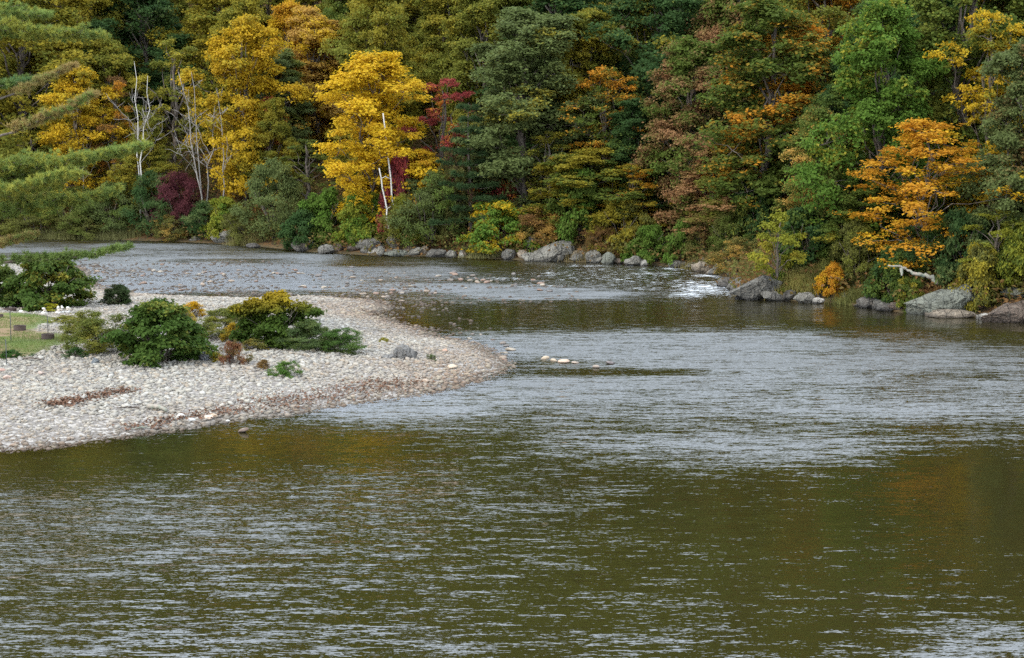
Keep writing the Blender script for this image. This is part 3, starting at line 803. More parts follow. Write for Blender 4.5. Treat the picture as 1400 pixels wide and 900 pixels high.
# ------------------------------------------------------------------ shrubs of the far bank
# kind, column, base row offset inland, width px, height px, A, B, mix, label
SHRUBS = [
 ('f', 20, 1.5, 90, 45, MOSS, OLIVE, .4, "mossy shrub on the far shore behind the lowest pine bough"),
 ('f', 48, .4, 80, 34, MOSS, OLIVE, .4, "low mossy scrub at the water under the lowest pine bough"),
 ('f', 112, .4, 70, 30, MOSS, GREEN, .4, "low green scrub at the water below the bluish green shrub"),
 ('f', -15, .5, 80, 44, OLIVE, MOSS, .4, "olive scrub at the far shore on the picture's edge"),
 ('f', 95, 1.5, 80, 55, GREEN, MOSS, .5, "green shrub on the far shore below the grey bare trunk"),
 ('f', 150, 1.5, 75, 62, GGREEN, GREEN, .4, "bluish green shrub on the far shore under the forked birch"),
 ('f', 205, 1.6, 80, 75, DGREEN, GGREEN, .4, "dark green shrub to the left of the maroon bush"),
 ('f', 244, 2.6, 74, 66, DRED, DRED, .0, "maroon bush among the green shrubs of the far shore"),
 ('f', 276, 1.4, 62, 45, DGREEN, GGREEN, .5, "blue green shrub in front of the maroon bush"),
 ('k', 305, 1.8, 60, 45, YGREEN, BGREEN, .4, "lime green bush above the pale slab on the far shore"),
 ('f', 235, .6, 50, 28, MOSS, TANOR, .4, "low tan green scrub at the water below the maroon bush"),
 ('f', 330, .7, 52, 40, MOSS, OLIVE, .4, "olive scrub at the water right of the pale slab"),
 ('f', 372, 1.8, 108, 92, GGREEN, MOSS, .35, "large grey green willow shrub on the far shore"),
 ('k', 412, .7, 70, 45, DGREEN, GREEN, .3, "dark bush at the water under the willow shrub"),
 ('k', 446, 2.2, 72, 62, GREEN, BGREEN, .5, "rich green bush between the willow shrub and the boulders"),
 ('k', 497, 2.4, 80, 58, YGREEN, BGREEN, .45, "yellow green bush above the boulders under the bright yellow tree"),
 ('k', 488, 1.3, 42, 36, BGREEN, YGREEN, .4, "small lime bush between the boulders"),
 ('f', 548, 1.8, 62, 62, YGREEN, MOSS, .5, "pale lime shrub at the foot of the birch snags"),
 ('k', 546, 3.6, 56, 95, RED, DRED, .4, "crimson sumac at the birch snags"),
 ('f', 585, 2.0, 92, 88, GGREEN, GREEN, .5, "grey green shrub right of the birch snags"),
 ('f', 622, 3.0, 60, 105, MOSS, DRED, .35, "brownish shrub under the dark pine"),
 ('k', 680, 2.0, 98, 56, YELL, BGREEN, .55, "bright yellow and green bush beside the pale ledge"),
 ('k', 690, 7.0, 70, 50, RED, ORANGE, .4, "red huckleberry patch on the slope above the yellow green bush"),
 ('k', 652, 8.5, 60, 46, ORANGE, BROWN, .4, "russet undergrowth by the hillside outcrop"),
 ('f', 655, .8, 46, 26, MOSS, GGREEN, .4, "mossy scrub at the water below the yellow green bush"),
 ('f', 740, 3.2, 85, 42, TANOR, BROWN, .4, "tan brown scrub on top of the pale ledge"),
 ('f', 715, 1.6, 40, 36, MOSS, TANOR, .5, "mossy scrub left of the pale ledge"),
 ('k', 795, 3.5, 90, 85, GREEN, BGREEN, .4, "green bush spilling over the top of the pale ledge"),
 ('k', 850, 2.5, 80, 62, OGOLD, MOSS, .5, "amber bush above the small rocks after the pale ledge"),
 ('f', 830, 1.7, 60, 34, BROWN, MOSS, .4, "brown scrub between the small shore rocks"),
 ('k', 890, 1.2, 62, 40, BGREEN, GREEN, .4, "fresh green bush hanging to the water at the rapids"),
 ('k', 938, 1.2, 58, 48, GREEN, BGREEN, .4, "green bush at the head of the white water"),
 ('f', 965, 2.0, 55, 55, BROWN, MOSS, .5, "brown scrub behind the head of the white water"),
 ('f', 1000, 2.2, 70, 52, MOSS, GREEN, .5, "mossy green scrub behind the slanted rock"),
 ('f', 1012, 1.0, 70, 42, MOSS, TANOR, .4, "mossy tan scrub at the upper end of the slanted rock"),
 ('k', 1005, 4.0, 80, 60, OLIVE, GREEN, .5, "olive green bush above the head of the white water"),
 ('k', 1035, 4.0, 80, 75, DGREEN, OLIVE, .4, "dark olive bush on the bank above the slanted rock"),
 ('k', 1068, 1.2, 38, 22, YGREEN, BGREEN, .5, "low lime bush at the foot of the leaning tree"),
 ('k', 1100, 3.5, 90, 70, DGREEN, GREEN, .5, "dark green bush behind the yellow grass"),
 ('f', 1178, 1.8, 85, 78, MOSS, OLIVE, .5, "olive brushwood beside the orange goldenrod"),
 ('k', 1143, .7, 52, 38, ORANGE, GOLD, .5, "orange goldenrod clump at the water's edge"),
 ('k', 1225, 1.3, 70, 62, DGREEN, GREEN, .5, "dark green bush under the bleached driftwood branch"),
 ('k', 1250, .5, 40, 35, GREEN, OGOLD, .3, "small green bush against the big grey rock"),
 ('f', 1275, 3.5, 90, 70, DGREEN, GREEN, .5, "shadowy brush behind the big grey rock"),
 ('k', 1345, 1.0, 72, 72, MOSS, OGOLD, .55, "green and amber bush between the two right rocks"),
 ('k', 1330, 3.5, 95, 85, DGREEN, GGREEN, .5, "dark bush on the bank above the right rocks"),
 ('k', 1400, 3.0, 95, 80, GREEN, YGREEN, .4, "green bush above the rock at the picture's edge"),
 ('k', 1480, 2.0, 110, 80, GREEN, OGOLD, .4, "green amber bush beyond the edge rock"),
]
cn = 0
for ty, px, s, wpx, hpx, A, B, m, lab in SHRUBS:
    p = bank_point(px, s); k = ppm(p[1], p[2])
    v = (KNOT if ty == 'k' else FUZZ)[cn % 3]; cn += 1
    plant('shrub', lab, 'shrub', p - [0, 0, .25], v, wpx / k * 1.05, hpx / k * 1.1 + .25, A, B, m)

# ------------------------------------------------------------------ rocks
def icosphere(sub):
    ph = (1 + 5 ** .5) / 2
    V = [(-1, ph, 0), (1, ph, 0), (-1, -ph, 0), (1, -ph, 0), (0, -1, ph), (0, 1, ph), (0, -1, -ph), (0, 1, -ph), (ph, 0, -1), (ph, 0, 1), (-ph, 0, -1), (-ph, 0, 1)]
    F = [(0, 11, 5), (0, 5, 1), (0, 1, 7), (0, 7, 10), (0, 10, 11), (1, 5, 9), (5, 11, 4), (11, 10, 2), (10, 7, 6), (7, 1, 8), (3, 9, 4), (3, 4, 2), (3, 2, 6), (3, 6, 8), (3, 8, 9), (4, 9, 5), (2, 4, 11), (6, 2, 10), (8, 6, 7), (9, 8, 1)]
    V = [np.array(v) / np.linalg.norm(v) for v in V]
    for _ in range(sub):
        mid = {}; nf = []
        def m(a, b):
            k = (min(a, b), max(a, b))
            if k not in mid:
                q = V[a] + V[b]; V.append(q / np.linalg.norm(q)); mid[k] = len(V) - 1
            return mid[k]
        for a, b, c in F:
            ab, bc, ca = m(a, b), m(b, c), m(c, a)
            nf += [(a, ab, ca), (b, bc, ab), (c, ca, bc), (ab, bc, ca)]
        F = nf
    return np.array(V), np.array(F)
ICO = {k: icosphere(k) for k in range(5)}

def rock_mesh(seed, sub=4, planes=14, lo=.42, hi=.86, wedge=0.0, rough=.11, mat=None):
    rng = np.random.default_rng(seed); V, F = ICO[sub]; V = V.copy()
    for _ in range(planes):
        n = unit(rng.normal(0, 1, 3)); d = rng.uniform(lo, hi)
        V -= np.maximum(V @ n - d, 0)[:, None] * n
    nz = fbm(V[:, 0] * 3 + V[:, 2] * 1.7 + seed, V[:, 1] * 3 - V[:, 2] * 2.3, seed) - .5
    V *= (1 + rough * 4 * nz)[:, None]
    V[:, 2] += .05 * np.sign(np.sin(V[:, 0] * 7 + V[:, 1] * 3 + seed)) * (V[:, 2] > 0)
    for _ in range(planes * 2):
        n = unit(rng.normal(0, 1, 3)); d = rng.uniform(.72, .93) * np.abs(V @ n).max()
        V -= np.maximum(V @ n - d, 0)[:, None] * n
    V += .012 * rng.normal(0, 1, V.shape)
    V /= np.abs(V).max(0)
    if wedge:
        u = (V[:, 0] + 1) / 2; u = u if wedge > 0 else 1 - u
        V[:, 2] = np.where(V[:, 2] > -.3, -.3 + (V[:, 2] + .3) * (1 - abs(wedge) * (1 - u) ** .9), V[:, 2])
    mb = MB(); mb.add(V, [F]); return mb.mesh('rock', mat or ROCK, False)

PALE = (.27, .245, .195); WHITE = (.55, .50, .42); GREY = (.21, .19, .155); DGREY = (.15, .13, .105); TAN = (.34, .27, .19); LICH = (.25, .25, .19); RUSTY = (.20, .145, .105)
# centre column, base row, width px, height px, depth ratio, wedge, colour, tilt, label, seed
ROCKS = [
 (310, 333, 46, 24, .8, .55, PALE, 0, "pale slab sloping up from the far shore left of the willow shrub", 1),
 (268, 331, 20, 7, .8, 0, GREY, 0, "low grey rock at the water left of the pale slab", 2),
 (345, 339, 22, 6, .8, 0, DGREY, 0, "low dark rock at the water under the willow shrub", 3),
 (418, 343, 24, 10, .8, 0, DGREY, 0, "dark rock at the left end of the boulder row", 4),
 (444, 347, 26, 13, .8, 0, GREY, 0, "grey boulder at the water, second in the boulder row", 5),
 (448, 333, 36, 20, .9, 0, DGREY, 0, "dark boulder set back above the boulder row", 6),
 (470, 345, 40, 16, .8, .3, PALE, 0, "broad pale boulder left of the whitish one", 7),
 (503, 343, 46, 22, .8, .5, GREY, 0, "long grey slab rising behind the whitish boulder", 8),
 (514, 348, 34, 14, .8, 0, WHITE, 0, "whitish boulder at the water, brightest in the boulder row", 9),
 (541, 350, 38, 11, .8, .5, LICH, 0, "flat greenish slab right of the whitish boulder", 10),
 (540, 338, 24, 16, .8, 0, GREY, 0, "blocky grey boulder below the birch snags", 11),
 (508, 327, 22, 22, .8, 0, RUSTY, 0, "brownish upright rock under the yellow green bush", 12),
 (563, 349, 34, 14, .8, 0, RUSTY, 0, "rusty brown boulder right of the flat greenish slab", 13),
 (597, 351, 30, 13, .8, -.2, GREY, 0, "grey boulder below the grey green shrub", 14),
 (617, 352, 16, 9, .8, 0, PALE, 0, "small pale boulder left of the yellow green bush", 15),
 (633, 352, 11, 12, .8, 0, WHITE, 0, "little whitish stone at the left foot of the yellow green bush", 16),
 (695, 355, 22, 17, .8, 0, GREY, 0, "pointed grey rock right of the yellow green bush", 17),
 (752, 357, 78, 36, .6, .62, PALE, 0, "large pale ledge sloping into the water", 18),
 (728, 345, 32, 20, .8, 0, DGREY, 0, "dark grey rock behind the left end of the pale ledge", 19),
 (790, 357, 34, 17, .8, -.3, TAN, 0, "tan rock at the right end of the pale ledge", 20),
 (812, 359, 24, 21, .8, .3, PALE, 0, "pale upright rock after the tan one", 21),
 (833, 361, 22, 15, .8, 0, LICH, 0, "greenish grey rock before the last pale shore rock", 22),
 (863, 363, 30, 14, .8, .4, PALE, 0, "last pale shore rock before the hanging green bush", 23),
 (880, 364, 12, 8, .8, 0, WHITE, 0, "small whitish rock beside the hanging green bush", 24),
 (958, 372, 28, 18, .8, .5, TAN, 0, "tan pointed rock at the head of the white water", 25),
 (985, 376, 34, 18, .8, .3, GREY, 0, "mottled grey rock behind the white water", 26),
 (995, 392, 32, 15, .8, .4, DGREY, 0, "wet dark rock beside the white water, left of the slanted rock", 40),
 (1010, 398, 34, 22, .8, .5, GREY, 0, "grey rock wedged behind the slanted rock's low end", 41),
 (1034, 409, 84, 46, .7, .85, GREY, 0, "slanted grey rock rising out of the white water", 27),
 (1022, 409, 34, 12, .8, .5, DGREY, 0, "wet dark rock at the foot of the slanted rock", 28),
 (1056, 411, 34, 14, .8, -.2, GREY, 0, "grey rock at the water below the leaning tree", 29),
 (1078, 411, 24, 13, .8, 0, DGREY, 0, "dark rock right of the leaning tree", 30),
 (1100, 414, 30, 18, .8, .5, PALE, 0, "pale streaked rock in front of the yellow grass", 31),
 (1118, 415, 20, 7, .8, 0, WHITE, 0, "low whitish rock left of the orange goldenrod", 32),
 (1190, 421, 36, 14, .8, 0, DGREY, 0, "dark low ledge right of the orange goldenrod", 33),
 (1212, 425, 28, 9, .8, 0, DGREY, 0, "wet dark rock left of the big grey rock", 34),
 (1284, 431, 108, 52, .55, .92, LICH, 0, "big grey green rock sloping down to the water", 35),
 (1300, 433, 66, 10, .8, 0, TAN, 0, "low tan shelf along the foot of the big grey green rock", 36),
 (1378, 440, 92, 36, .6, .75, RUSTY, 0, "brownish slab with pale patches at the picture's edge", 37),
 (1388, 408, 36, 22, .8, .4, LICH, 0, "greenish grey rock above the brownish slab", 38),
 (1350, 437, 34, 8, .8, 0, WHITE, 0, "pale rocky lip at the left end of the brownish slab", 39),
]
def place_rock(name, lab, p, w, h, dr, wedge, tint, seed, rz=0, sink=.35, group=None):
    o = obj(name, rock_mesh(seed, 4 if h > 1.2 else 3, wedge=wedge), None, None)
    o['tint_a'] = [float(c) for c in tint]; tag(o, lab, 'rock', group)
    hz = h * (1 + sink) / 2
    o.scale = (w / 2, w * dr / 2, hz)
    o.location = (p[0], p[1] + w * dr * .12, p[2] + h - hz)
    o.rotation_euler = (0, 0, rz)
    return o
for px, py, wp, hp, dr, wg, tint, tl, lab, sd in ROCKS:
    p = W(px, py); p[2] = 0
    if sd in (6, 8, 11, 12, 19, 38):
        p = G(px, py)
    k = ppm(p[1], p[2])
    place_rock('boulder' if hp > 9 else 'rock', lab, p, wp / k * 1.04, hp / k * (.95 if sd == 18 else 1.1), dr, wg, tint, sd * 7 + 1, 0 if wg else RNG.uniform(-.5, .5))

RSM = [rock_mesh(500 + k, 3) for k in range(6)]
for i, px in enumerate(np.concatenate([np.arange(408, 640, 19), np.arange(690, 900, 26), np.arange(930, 1010, 18), np.arange(1040, 1240, 24), np.arange(1330, 1400, 22)])):
    p = bank_point(px + RNG.uniform(-5, 5), max(.0, RNG.uniform(-.25, .9))); k = ppm(p[1], 0)
    o = obj('bank_rock', RSM[i % 6]); w = RNG.uniform(12, 30) / k; h = RNG.uniform(5, 13) / k
    o.scale = (w / 2, w * .4, h * .7); o.location = (p[0], p[1], max(p[2], 0) + h * .25); o.rotation_euler = (RNG.gauss(0, .15), RNG.gauss(0, .2), RNG.uniform(-.5, .5))
    t = RNG.choice([GREY, DGREY, TAN, PALE, RUSTY]); o['tint_a'] = list(t)
    nmt = {GREY: 'grey', DGREY: 'dark', TAN: 'tan', PALE: 'pale', RUSTY: 'rusty'}[t]
    tag(o, f"small {nmt} angular rock in the broken line of rocks along the far shore", 'rock', f'small {nmt} rocks of the far shore')

for px, s, wp, hp, tint, lab, sd in [
    (650, 9, 34, 22, DGREY, "dark outcrop on the slope beside the dark pine", 61),
    (662, 7, 30, 16, PALE, "pale tilted stone below the dark outcrop", 62),
    (675, 10, 26, 18, GREY, "grey stone on the slope behind the red huckleberry patch", 63),
    (638, 5, 26, 14, GREY, "grey stone half buried under the dark pine", 64),
    (655, 4.5, 36, 18, DGREY, "dark stone among the russet undergrowth", 65)]:
    p = bank_point(px, s); k = ppm(p[1])
    place_rock('rock', lab, p, wp / k, hp / k, .8, .3, tint, sd)

# ------------------------------------------------------------------ gravel bar
rng = np.random.default_rng(5)
IV, IF = ICO[0]
IF = IF[IV[IF].mean(1)[:, 2] > -.5]           # the buried undersides are left off
def stone_colors(x, y, r):
    sb = sdist(bar_poly, x, y)
    n = fbm(x * .35, y * .35, 41)
    tan = np.clip(.95 * np.exp(-np.maximum(sb, 0) / 1.9) + 1.5 * (n - .54) + .25 * np.clip((x + 8) / 10, 0, 1), 0, 1)
    u = r.random(len(x))
    base = np.where((u < .5)[:, None], [.33, .295, .235], np.where((u < .72)[:, None], [.245, .22, .185], np.where((u < .86)[:, None], [.31, .25, .18], [.385, .355, .30])))
    tn = np.where((r.random(len(x)) < .5)[:, None], [.23, .155, .10], np.where((r.random(len(x)) < .5)[:, None], [.27, .21, .14], [.16, .11, .075]))
    c = base * (1 - tan[:, None]) + tn * tan[:, None]
    return c * r.uniform(.66, 1.02, (len(x), 1)), sb

N0 = 330000
x = rng.uniform(-48, 2, N0); y = rng.uniform(42, 120, N0)
sb = sdist(bar_poly, x, y); lw = sdist(lawn_poly, x, y)
dens = np.clip(1.25 - y / 130, .25, 1)
ok = (sb > -.5) & in_view(x, y) & (rng.random(N0) < dens) & (lw + 1.2 * (fbm(x * .8, y * .8, 9) - .5) < .15)
x, y = x[ok][:64000], y[ok][:64000]
xe = rng.uniform(-46, 3, 60000); ye = rng.uniform(58, 118, 60000); se = sdist(bar_poly, xe, ye)
oke = (se < 0) & (se > -4) & in_view(xe, ye) & (rng.random(60000) < .5 * np.exp(se / 1.5) * np.clip(fbm(xe * .5, ye * .5, 61) * 3.2 - 1.1, 0, 1)) & (sdist(far_poly, xe, ye) < -4) & (ye > 69)
xe, ye = xe[oke], ye[oke]
xr = rng.uniform(-40, 4, 16000); yr = rng.uniform(86, 118, 16000); sr = sdist(bar_poly, xr, yr)
okr = (sr < 0) & (rng.random(16000) < .55 * np.clip(fbm(xr * .16, yr * .5, 62) * 3.4 - 1.35, 0, 1) * np.clip(1.4 + sr / 14, 0, 1)) & in_view(xr, yr) & (sdist(far_poly, xr, yr) < -9)
xe = np.concatenate([xe, xr[okr]]); ye = np.concatenate([ye, yr[okr]])
nb_ = len(x); x = np.concatenate([x, xe]); y = np.concatenate([y, ye])
c, sb = stone_colors(x, y, rng)
n = len(x)
sz = np.exp(rng.normal(math.log(.040), .5, n)) * np.clip(.75 + y / 200, 1, 1.4) * (.55 + .95 * fbm(x * .22, y * .3, 133, 3))
sz = np.clip(sz, .02, .125)
sz[nb_:] = rng.uniform(.05, .14, n - nb_); c[nb_:] *= .62
sc = sz[:, None] * np.stack([rng.uniform(.9, 1.5, n), rng.uniform(.75, 1.1, n), rng.uniform(.4, .75, n)], 1)
an = rng.random(n) * 6.28
Vs = IV[None] * (1 + rng.normal(0, .13, (n, 12, 1)))
Vs = Vs * sc[:, None]
cs, sn = np.cos(an)[:, None], np.sin(an)[:, None]
Vx = Vs[..., 0] * cs - Vs[..., 1] * sn; Vy = Vs[..., 0] * sn + Vs[..., 1] * cs
tl = rng.normal(0, .25, (n, 1))
Vz = Vs[..., 2] + Vx * tl + np.where(np.arange(n) < nb_, H(x, y), -.02)[:, None] + sc[:, 2:3] * .35
V = np.stack([Vx + x[:, None], Vy + y[:, None], Vz], -1).reshape(-1, 3)
F = (IF[None] + (np.arange(n) * 12)[:, None, None]).reshape(-1, 3)
mb = MB(); mb.add(V, [F], col=np.repeat(c, 12, 0))
tag(obj('gravel', mb.mesh('gravel', GRAVEL, True)), 'pale river gravel covering the bar', 'gravel', kind='stuff')

def cobble_mesh(seed):
    r = np.random.default_rng(seed); V, F = ICO[2]; V = V.copy()
    for _ in range(7):
        nn = unit(r.normal(0, 1, 3)); V -= np.maximum(V @ nn - r.uniform(.62, .9), 0)[:, None] * nn
    V /= np.abs(V).max(0); V *= np.array([1, .75, .5])
    mb = MB(); mb.add(V, [F]); return mb.mesh('cobble', COBBLE, True)
COB = [cobble_mesh(300 + k) for k in range(7)]

def cobble(name, lab, group, p, r, tint, sink=.3, cat='stone'):
    o = obj(name, COB[RNG.randrange(7)], None, (p[0], p[1], p[2] + r * .5 * (1 - 2 * sink)))
    o.scale = (r, r, r * RNG.uniform(.55, 1.0)); o.rotation_euler = (RNG.gauss(0, .12), RNG.gauss(0, .12), RNG.random() * 6.28)
    o['tint_a'] = [float(q) for q in tint]; tag(o, lab, cat, group); return o

r2 = np.random.default_rng(15)
xs = r2.uniform(-26, 1, 6000); ys = r2.uniform(43, 90, 6000)
ok = (sdist(bar_poly, xs, ys) > .05) & in_view(xs, ys, -5) & (sdist(lawn_poly, xs, ys) < -.6)
xs, ys = xs[ok][:230], ys[ok][:230]
cc, _ = stone_colors(xs, ys, r2); zs = H(xs, ys)
for i in range(len(xs)):
    tan_ = cc[i][0] / cc[i][2] > 1.5
    cobble('cobble', "larger tan cobble lying among the gravel of the bar" if tan_ else "larger pale cobble lying among the gravel of the bar",
           'tan cobbles on the gravel bar' if tan_ else 'pale cobbles on the gravel bar', (xs[i], ys[i], zs[i]), r2.uniform(.075, .13), cc[i] * .95, .22)

# stones breaking the riffle and the water round the point
spots = []
while len(spots) < 150:
    u = r2.random()
    if u < .45: px, py = r2.uniform(150, 760), r2.normal(386, 10)
    elif u < .62: px = r2.uniform(115, 420); py = 371 + r2.normal(0, 2.0) + (px - 115) * .012
    elif u < .80: px, py = r2.uniform(380, 560), r2.normal(402, 6)
    elif u < .90: px, py = r2.uniform(560, 700), r2.normal(404, 2.5) if r2.random() < .4 else r2.normal(466, 8)
    else: px, py = r2.uniform(560, 720), r2.uniform(470, 505)
    if not 358 < py < 510: continue
    q = W(px, py)
    if float(sdist(bar_poly, q[:1], q[1:2])[0]) < 0: spots.append(q)
for q in spots:
    tint = [(.22, .16, .11), (.14, .11, .085), (.27, .22, .16), (.17, .10, .065), (.10, .085, .075)][r2.integers(5)]
    dark = tint[0] < .2
    cobble('river_stone', "dark wet stone breaking the surface of the shallow riffle" if dark else "tan stone breaking the surface of the shallow riffle",
           'dark stones in the riffle' if dark else 'tan stones in the riffle', q - [0, 0, .02], r2.uniform(.10, .26), tint, .24)
for px, py, r, tint, lab in [
    (745, 491, .30, (.40, .30, .20), "flat tan stone nearest the bar's point in the row across the water"),
    (757, 494, .22, (.36, .27, .18), "small tan stone second in the row off the bar's point"),
    (771, 496, .34, (.42, .29, .20), "reddish tan stone in the middle of the row off the bar's point"),
    (786, 497, .22, (.40, .30, .22), "small tan stone right of the reddish one off the bar's point"),
    (815, 503, .30, (.22, .17, .13), "dark flat stone near the end of the row off the bar's point"),
    (834, 498, .30, (.10, .08, .075), "dark purple stone at the far end of the row off the bar's point")]:
    cobble('river_stone', lab, None, W(px, py), r * .72, tint, .3)
for px, py, r, tint, lab in [
    (283, 574, .30, (.46, .34, .25), "rounded pinkish tan stone at the lower water's edge"),
    (292, 571, .24, (.40, .30, .20), "tan stone behind the rounded pinkish one at the water's edge"),
    (262, 577, .26, (.42, .40, .36), "greyish stone left of the pinkish one at the water's edge"),
    (309, 577, .20, (.60, .55, .48), "small white stone right of the pinkish one at the water's edge"),
    (247, 571, .26, (.50, .46, .40), "pale flat stone left of the greyish stone at the water's edge"),
    (333, 591, .30, (.13, .085, .06), "dark mossy lump standing in the shallows off the bar's lower edge"),
    (10, 518, .26, (.42, .28, .21), "flat pinkish stone on the gravel below the lawn, nearer the camera"),
    (2, 508, .24, (.34, .20, .15), "reddish stone at the picture's edge below the lawn"),
    (56, 512, .22, (.40, .30, .24), "brownish stone on open gravel right of the pinkish one"),
    (608, 481, .22, (.40, .22, .14), "rust coloured stone right of the grey boulder on the bar"),
    (618, 504, .34, (.42, .32, .22), "big tan stone near the bar's point"),
    (582, 523, .26, (.36, .26, .18), "tan stone on the bar's lower edge left of its point")]:
    p = G(px, py); cobble('stone', lab, None, p, r * .72, tint, .2)
for px, py, wp, hp, tint, lab, sd in [
    (553, 490, 36, 19, (.27, .25, .22), "rounded grey boulder standing alone on the gravel bar", 71),
    (282, 493, 24, 18, (.36, .36, .36), "pale grey rock half under the big dark bush", 72),
    (131, 498, 13, 9, (.32, .34, .34), "blue grey angular stone left of the big dark bush", 73),
    (533, 490, 30, 5, (.36, .33, .29), "flat pale slab beside the rounded grey boulder", 74)]:
    p = G(px, py); k = ppm(p[1], p[2])
    place_rock('boulder', lab, p, wp / k, hp / k, .8, 0, tint, sd)

# ------------------------------------------------------------------ plants on the bar
BARP = [
 ('k', 62, 424, 112, 70, (.062, .10, .018), (.21, .18, .025), .25, "large dark green knotweed bush with yellowing top beside the lawn", 'bush'),
 ('k', -10, 420, 84, 52, (.07, .10, .02), (.16, .16, .03), .3, "green bush at the picture's edge left of the yellowing knotweed", 'bush'),
 ('k', 160, 419, 38, 27, (.040, .060, .020), (.07, .05, .03), .3, "small dark bush standing alone between gravel and riffle", 'bush'),
 ('k', 212, 501, 134, 82, (.058, .10, .018), (.15, .15, .025), .3, "big dark green bush in the middle of the gravel bar", 'bush'),
 ('f', 128, 487, 88, 56, (.14, .16, .035), (.20, .18, .03), .4, "light green weedy bush left of the big dark bush", 'bush'),
 ('k', 372, 478, 106, 72, (.060, .095, .015), (.30, .21, .015), .05, "bush with a golden top and green base on the gravel bar", 'bush'),
 ('f', 420, 484, 80, 42, (.075, .11, .035), (.11, .13, .03), .4, "grey green shrub at the right foot of the golden topped bush", 'bush'),
 ('f', 462, 487, 66, 34, (.060, .115, .022), (.09, .13, .03), .4, "fresh green shrub trailing right onto the gravel", 'bush'),
 ('h', 262, 437, 40, 22, (.46, .27, .012), (.50, .34, .02), .5, "orange yellow goldenrod behind the big dark bush", 'bush'),
 ('f', 300, 466, 74, 40, (.17, .18, .04), (.26, .22, .03), .35, "straw green weeds between the big dark bush and the golden topped one", 'weeds'),
 ('h', 318, 470, 34, 26, (.40, .26, .02), (.24, .20, .04), .4, "golden weeds at the left foot of the golden topped bush", 'weeds'),
 ('f', 108, 468, 50, 30, (.17, .18, .04), (.24, .19, .04), .4, "straw green scrub between the lawn and the light green weedy bush", 'weeds'),
 ('h', 245, 448, 40, 24, (.20, .18, .04), (.36, .24, .03), .4, "tawny weeds behind the right side of the big dark bush", 'weeds'),
 ('h', 345, 482, 40, 16, (.15, .15, .04), (.26, .20, .04), .4, "low dry weeds under the golden topped bush", 'weeds'),
 ('f', 326, 440, 54, 22, (.17, .16, .05), (.24, .20, .04), .4, "dry green weeds behind the golden topped bush", 'weeds'),
 ('h', 318, 503, 38, 34, (.22, .09, .045), (.11, .10, .03), .4, "reddish brown weed clump with a green foot", 'weeds'),
 ('h', 292, 497, 26, 14, (.22, .19, .02), (.30, .24, .02), .5, "small yellow green weeds left of the reddish clump", 'weeds'),
 ('h', 388, 519, 42, 22, (.075, .15, .025), (.10, .16, .03), .4, "low bright green plant on open gravel", 'weeds'),
 ('h', 360, 508, 22, 14, (.17, .10, .03), (.22, .12, .03), .4, "thin russet sprig left of the low bright green plant", 'weeds'),
 ('h', 590, 496, 15, 10, (.10, .13, .045), (.12, .14, .05), .4, "tiny green tuft right of the grey boulder", 'weeds'),
 ('h', 524, 470, 17, 7, (.28, .24, .03), (.20, .20, .03), .4, "tiny yellow green tuft above the grey boulder", 'weeds'),
 ('h', 60, 428, 44, 11, (.34, .30, .02), (.24, .24, .02), .4, "bright yellow groundcover under the yellowing knotweed", 'weeds'),
 ('h', 102, 493, 30, 16, (.05, .10, .025), (.08, .12, .02), .4, "dark green sprig at the corner of the lawn", 'weeds'),
 ('h', 88, 442, 50, 7, (.22, .20, .03), (.17, .17, .03), .4, "yellow moss strip on the gravel by the lawn", 'weeds'),
 ('h', 12, 493, 44, 12, (.045, .11, .02), (.06, .12, .02), .4, "lush green grass clump at the lower lawn edge", 'weeds'),
]
for i, (ty, px, py, wp, hp, A, B, m, lab, nm) in enumerate(BARP):
    p = G(px, py - 2); k = ppm(p[1], p[2])
    v = {'k': KNOT, 'f': FUZZ, 'h': HERB}[ty]; v = v[i % len(v)]
    w = wp / k * 1.12
    p = p + np.array([0, w * .22, 0]); p[2] = float(H(p[0], p[1]))
    plant('bush' if nm == 'bush' else 'weed_clump', lab, nm, p - [0, 0, .05], v, w, hp / k, A, B, m, rz=i * 1.3, top={60: .55, 372: .85, 300: 0, 212: .45, -8: .4}.get(px, 0))

# blades of grass: lawn and bank
def blades(P, h, rng, lean=.35, w=.012):
    n = len(P); a = rng.random(n) * 6.28
    s = np.stack([np.cos(a), np.sin(a), 0 * a], 1) * w
    hh = h * rng.uniform(.5, 1.2, n)
    tip = P + np.stack([rng.normal(0, lean, n) * hh, rng.normal(0, lean, n) * hh, hh], 1)
    V = np.stack([P - s, P + s, tip], 1).reshape(-1, 3)
    return V, np.arange(n * 3).reshape(-1, 3)
r3 = np.random.default_rng(21)
x = r3.uniform(-40, -14, 120000); y = r3.uniform(58, 85, 120000)
lw = sdist(lawn_poly, x, y) + 1.5 * (fbm(x * .8, y * .8, 9) - .5)
ok = (lw > 0) & in_view(x, y, 60) & (fbm(x * .35, y * .35, 3) > .42); x, y = x[ok][:45000], y[ok][:45000]
V, F = blades(np.stack([x, y, H(x, y)], 1), .07, r3, .5, .012)
mb = MB(); mb.add(V, [F], var=np.repeat(r3.random(len(x)), 3))
o = tag(obj('grass', mb.mesh('grass', BLADE)), 'short worn grass of the lawn on the bar', 'grass', kind='stuff')
o['tint_a'] = [.09, .15, .028]; o['tint_b'] = [.15, .16, .045]

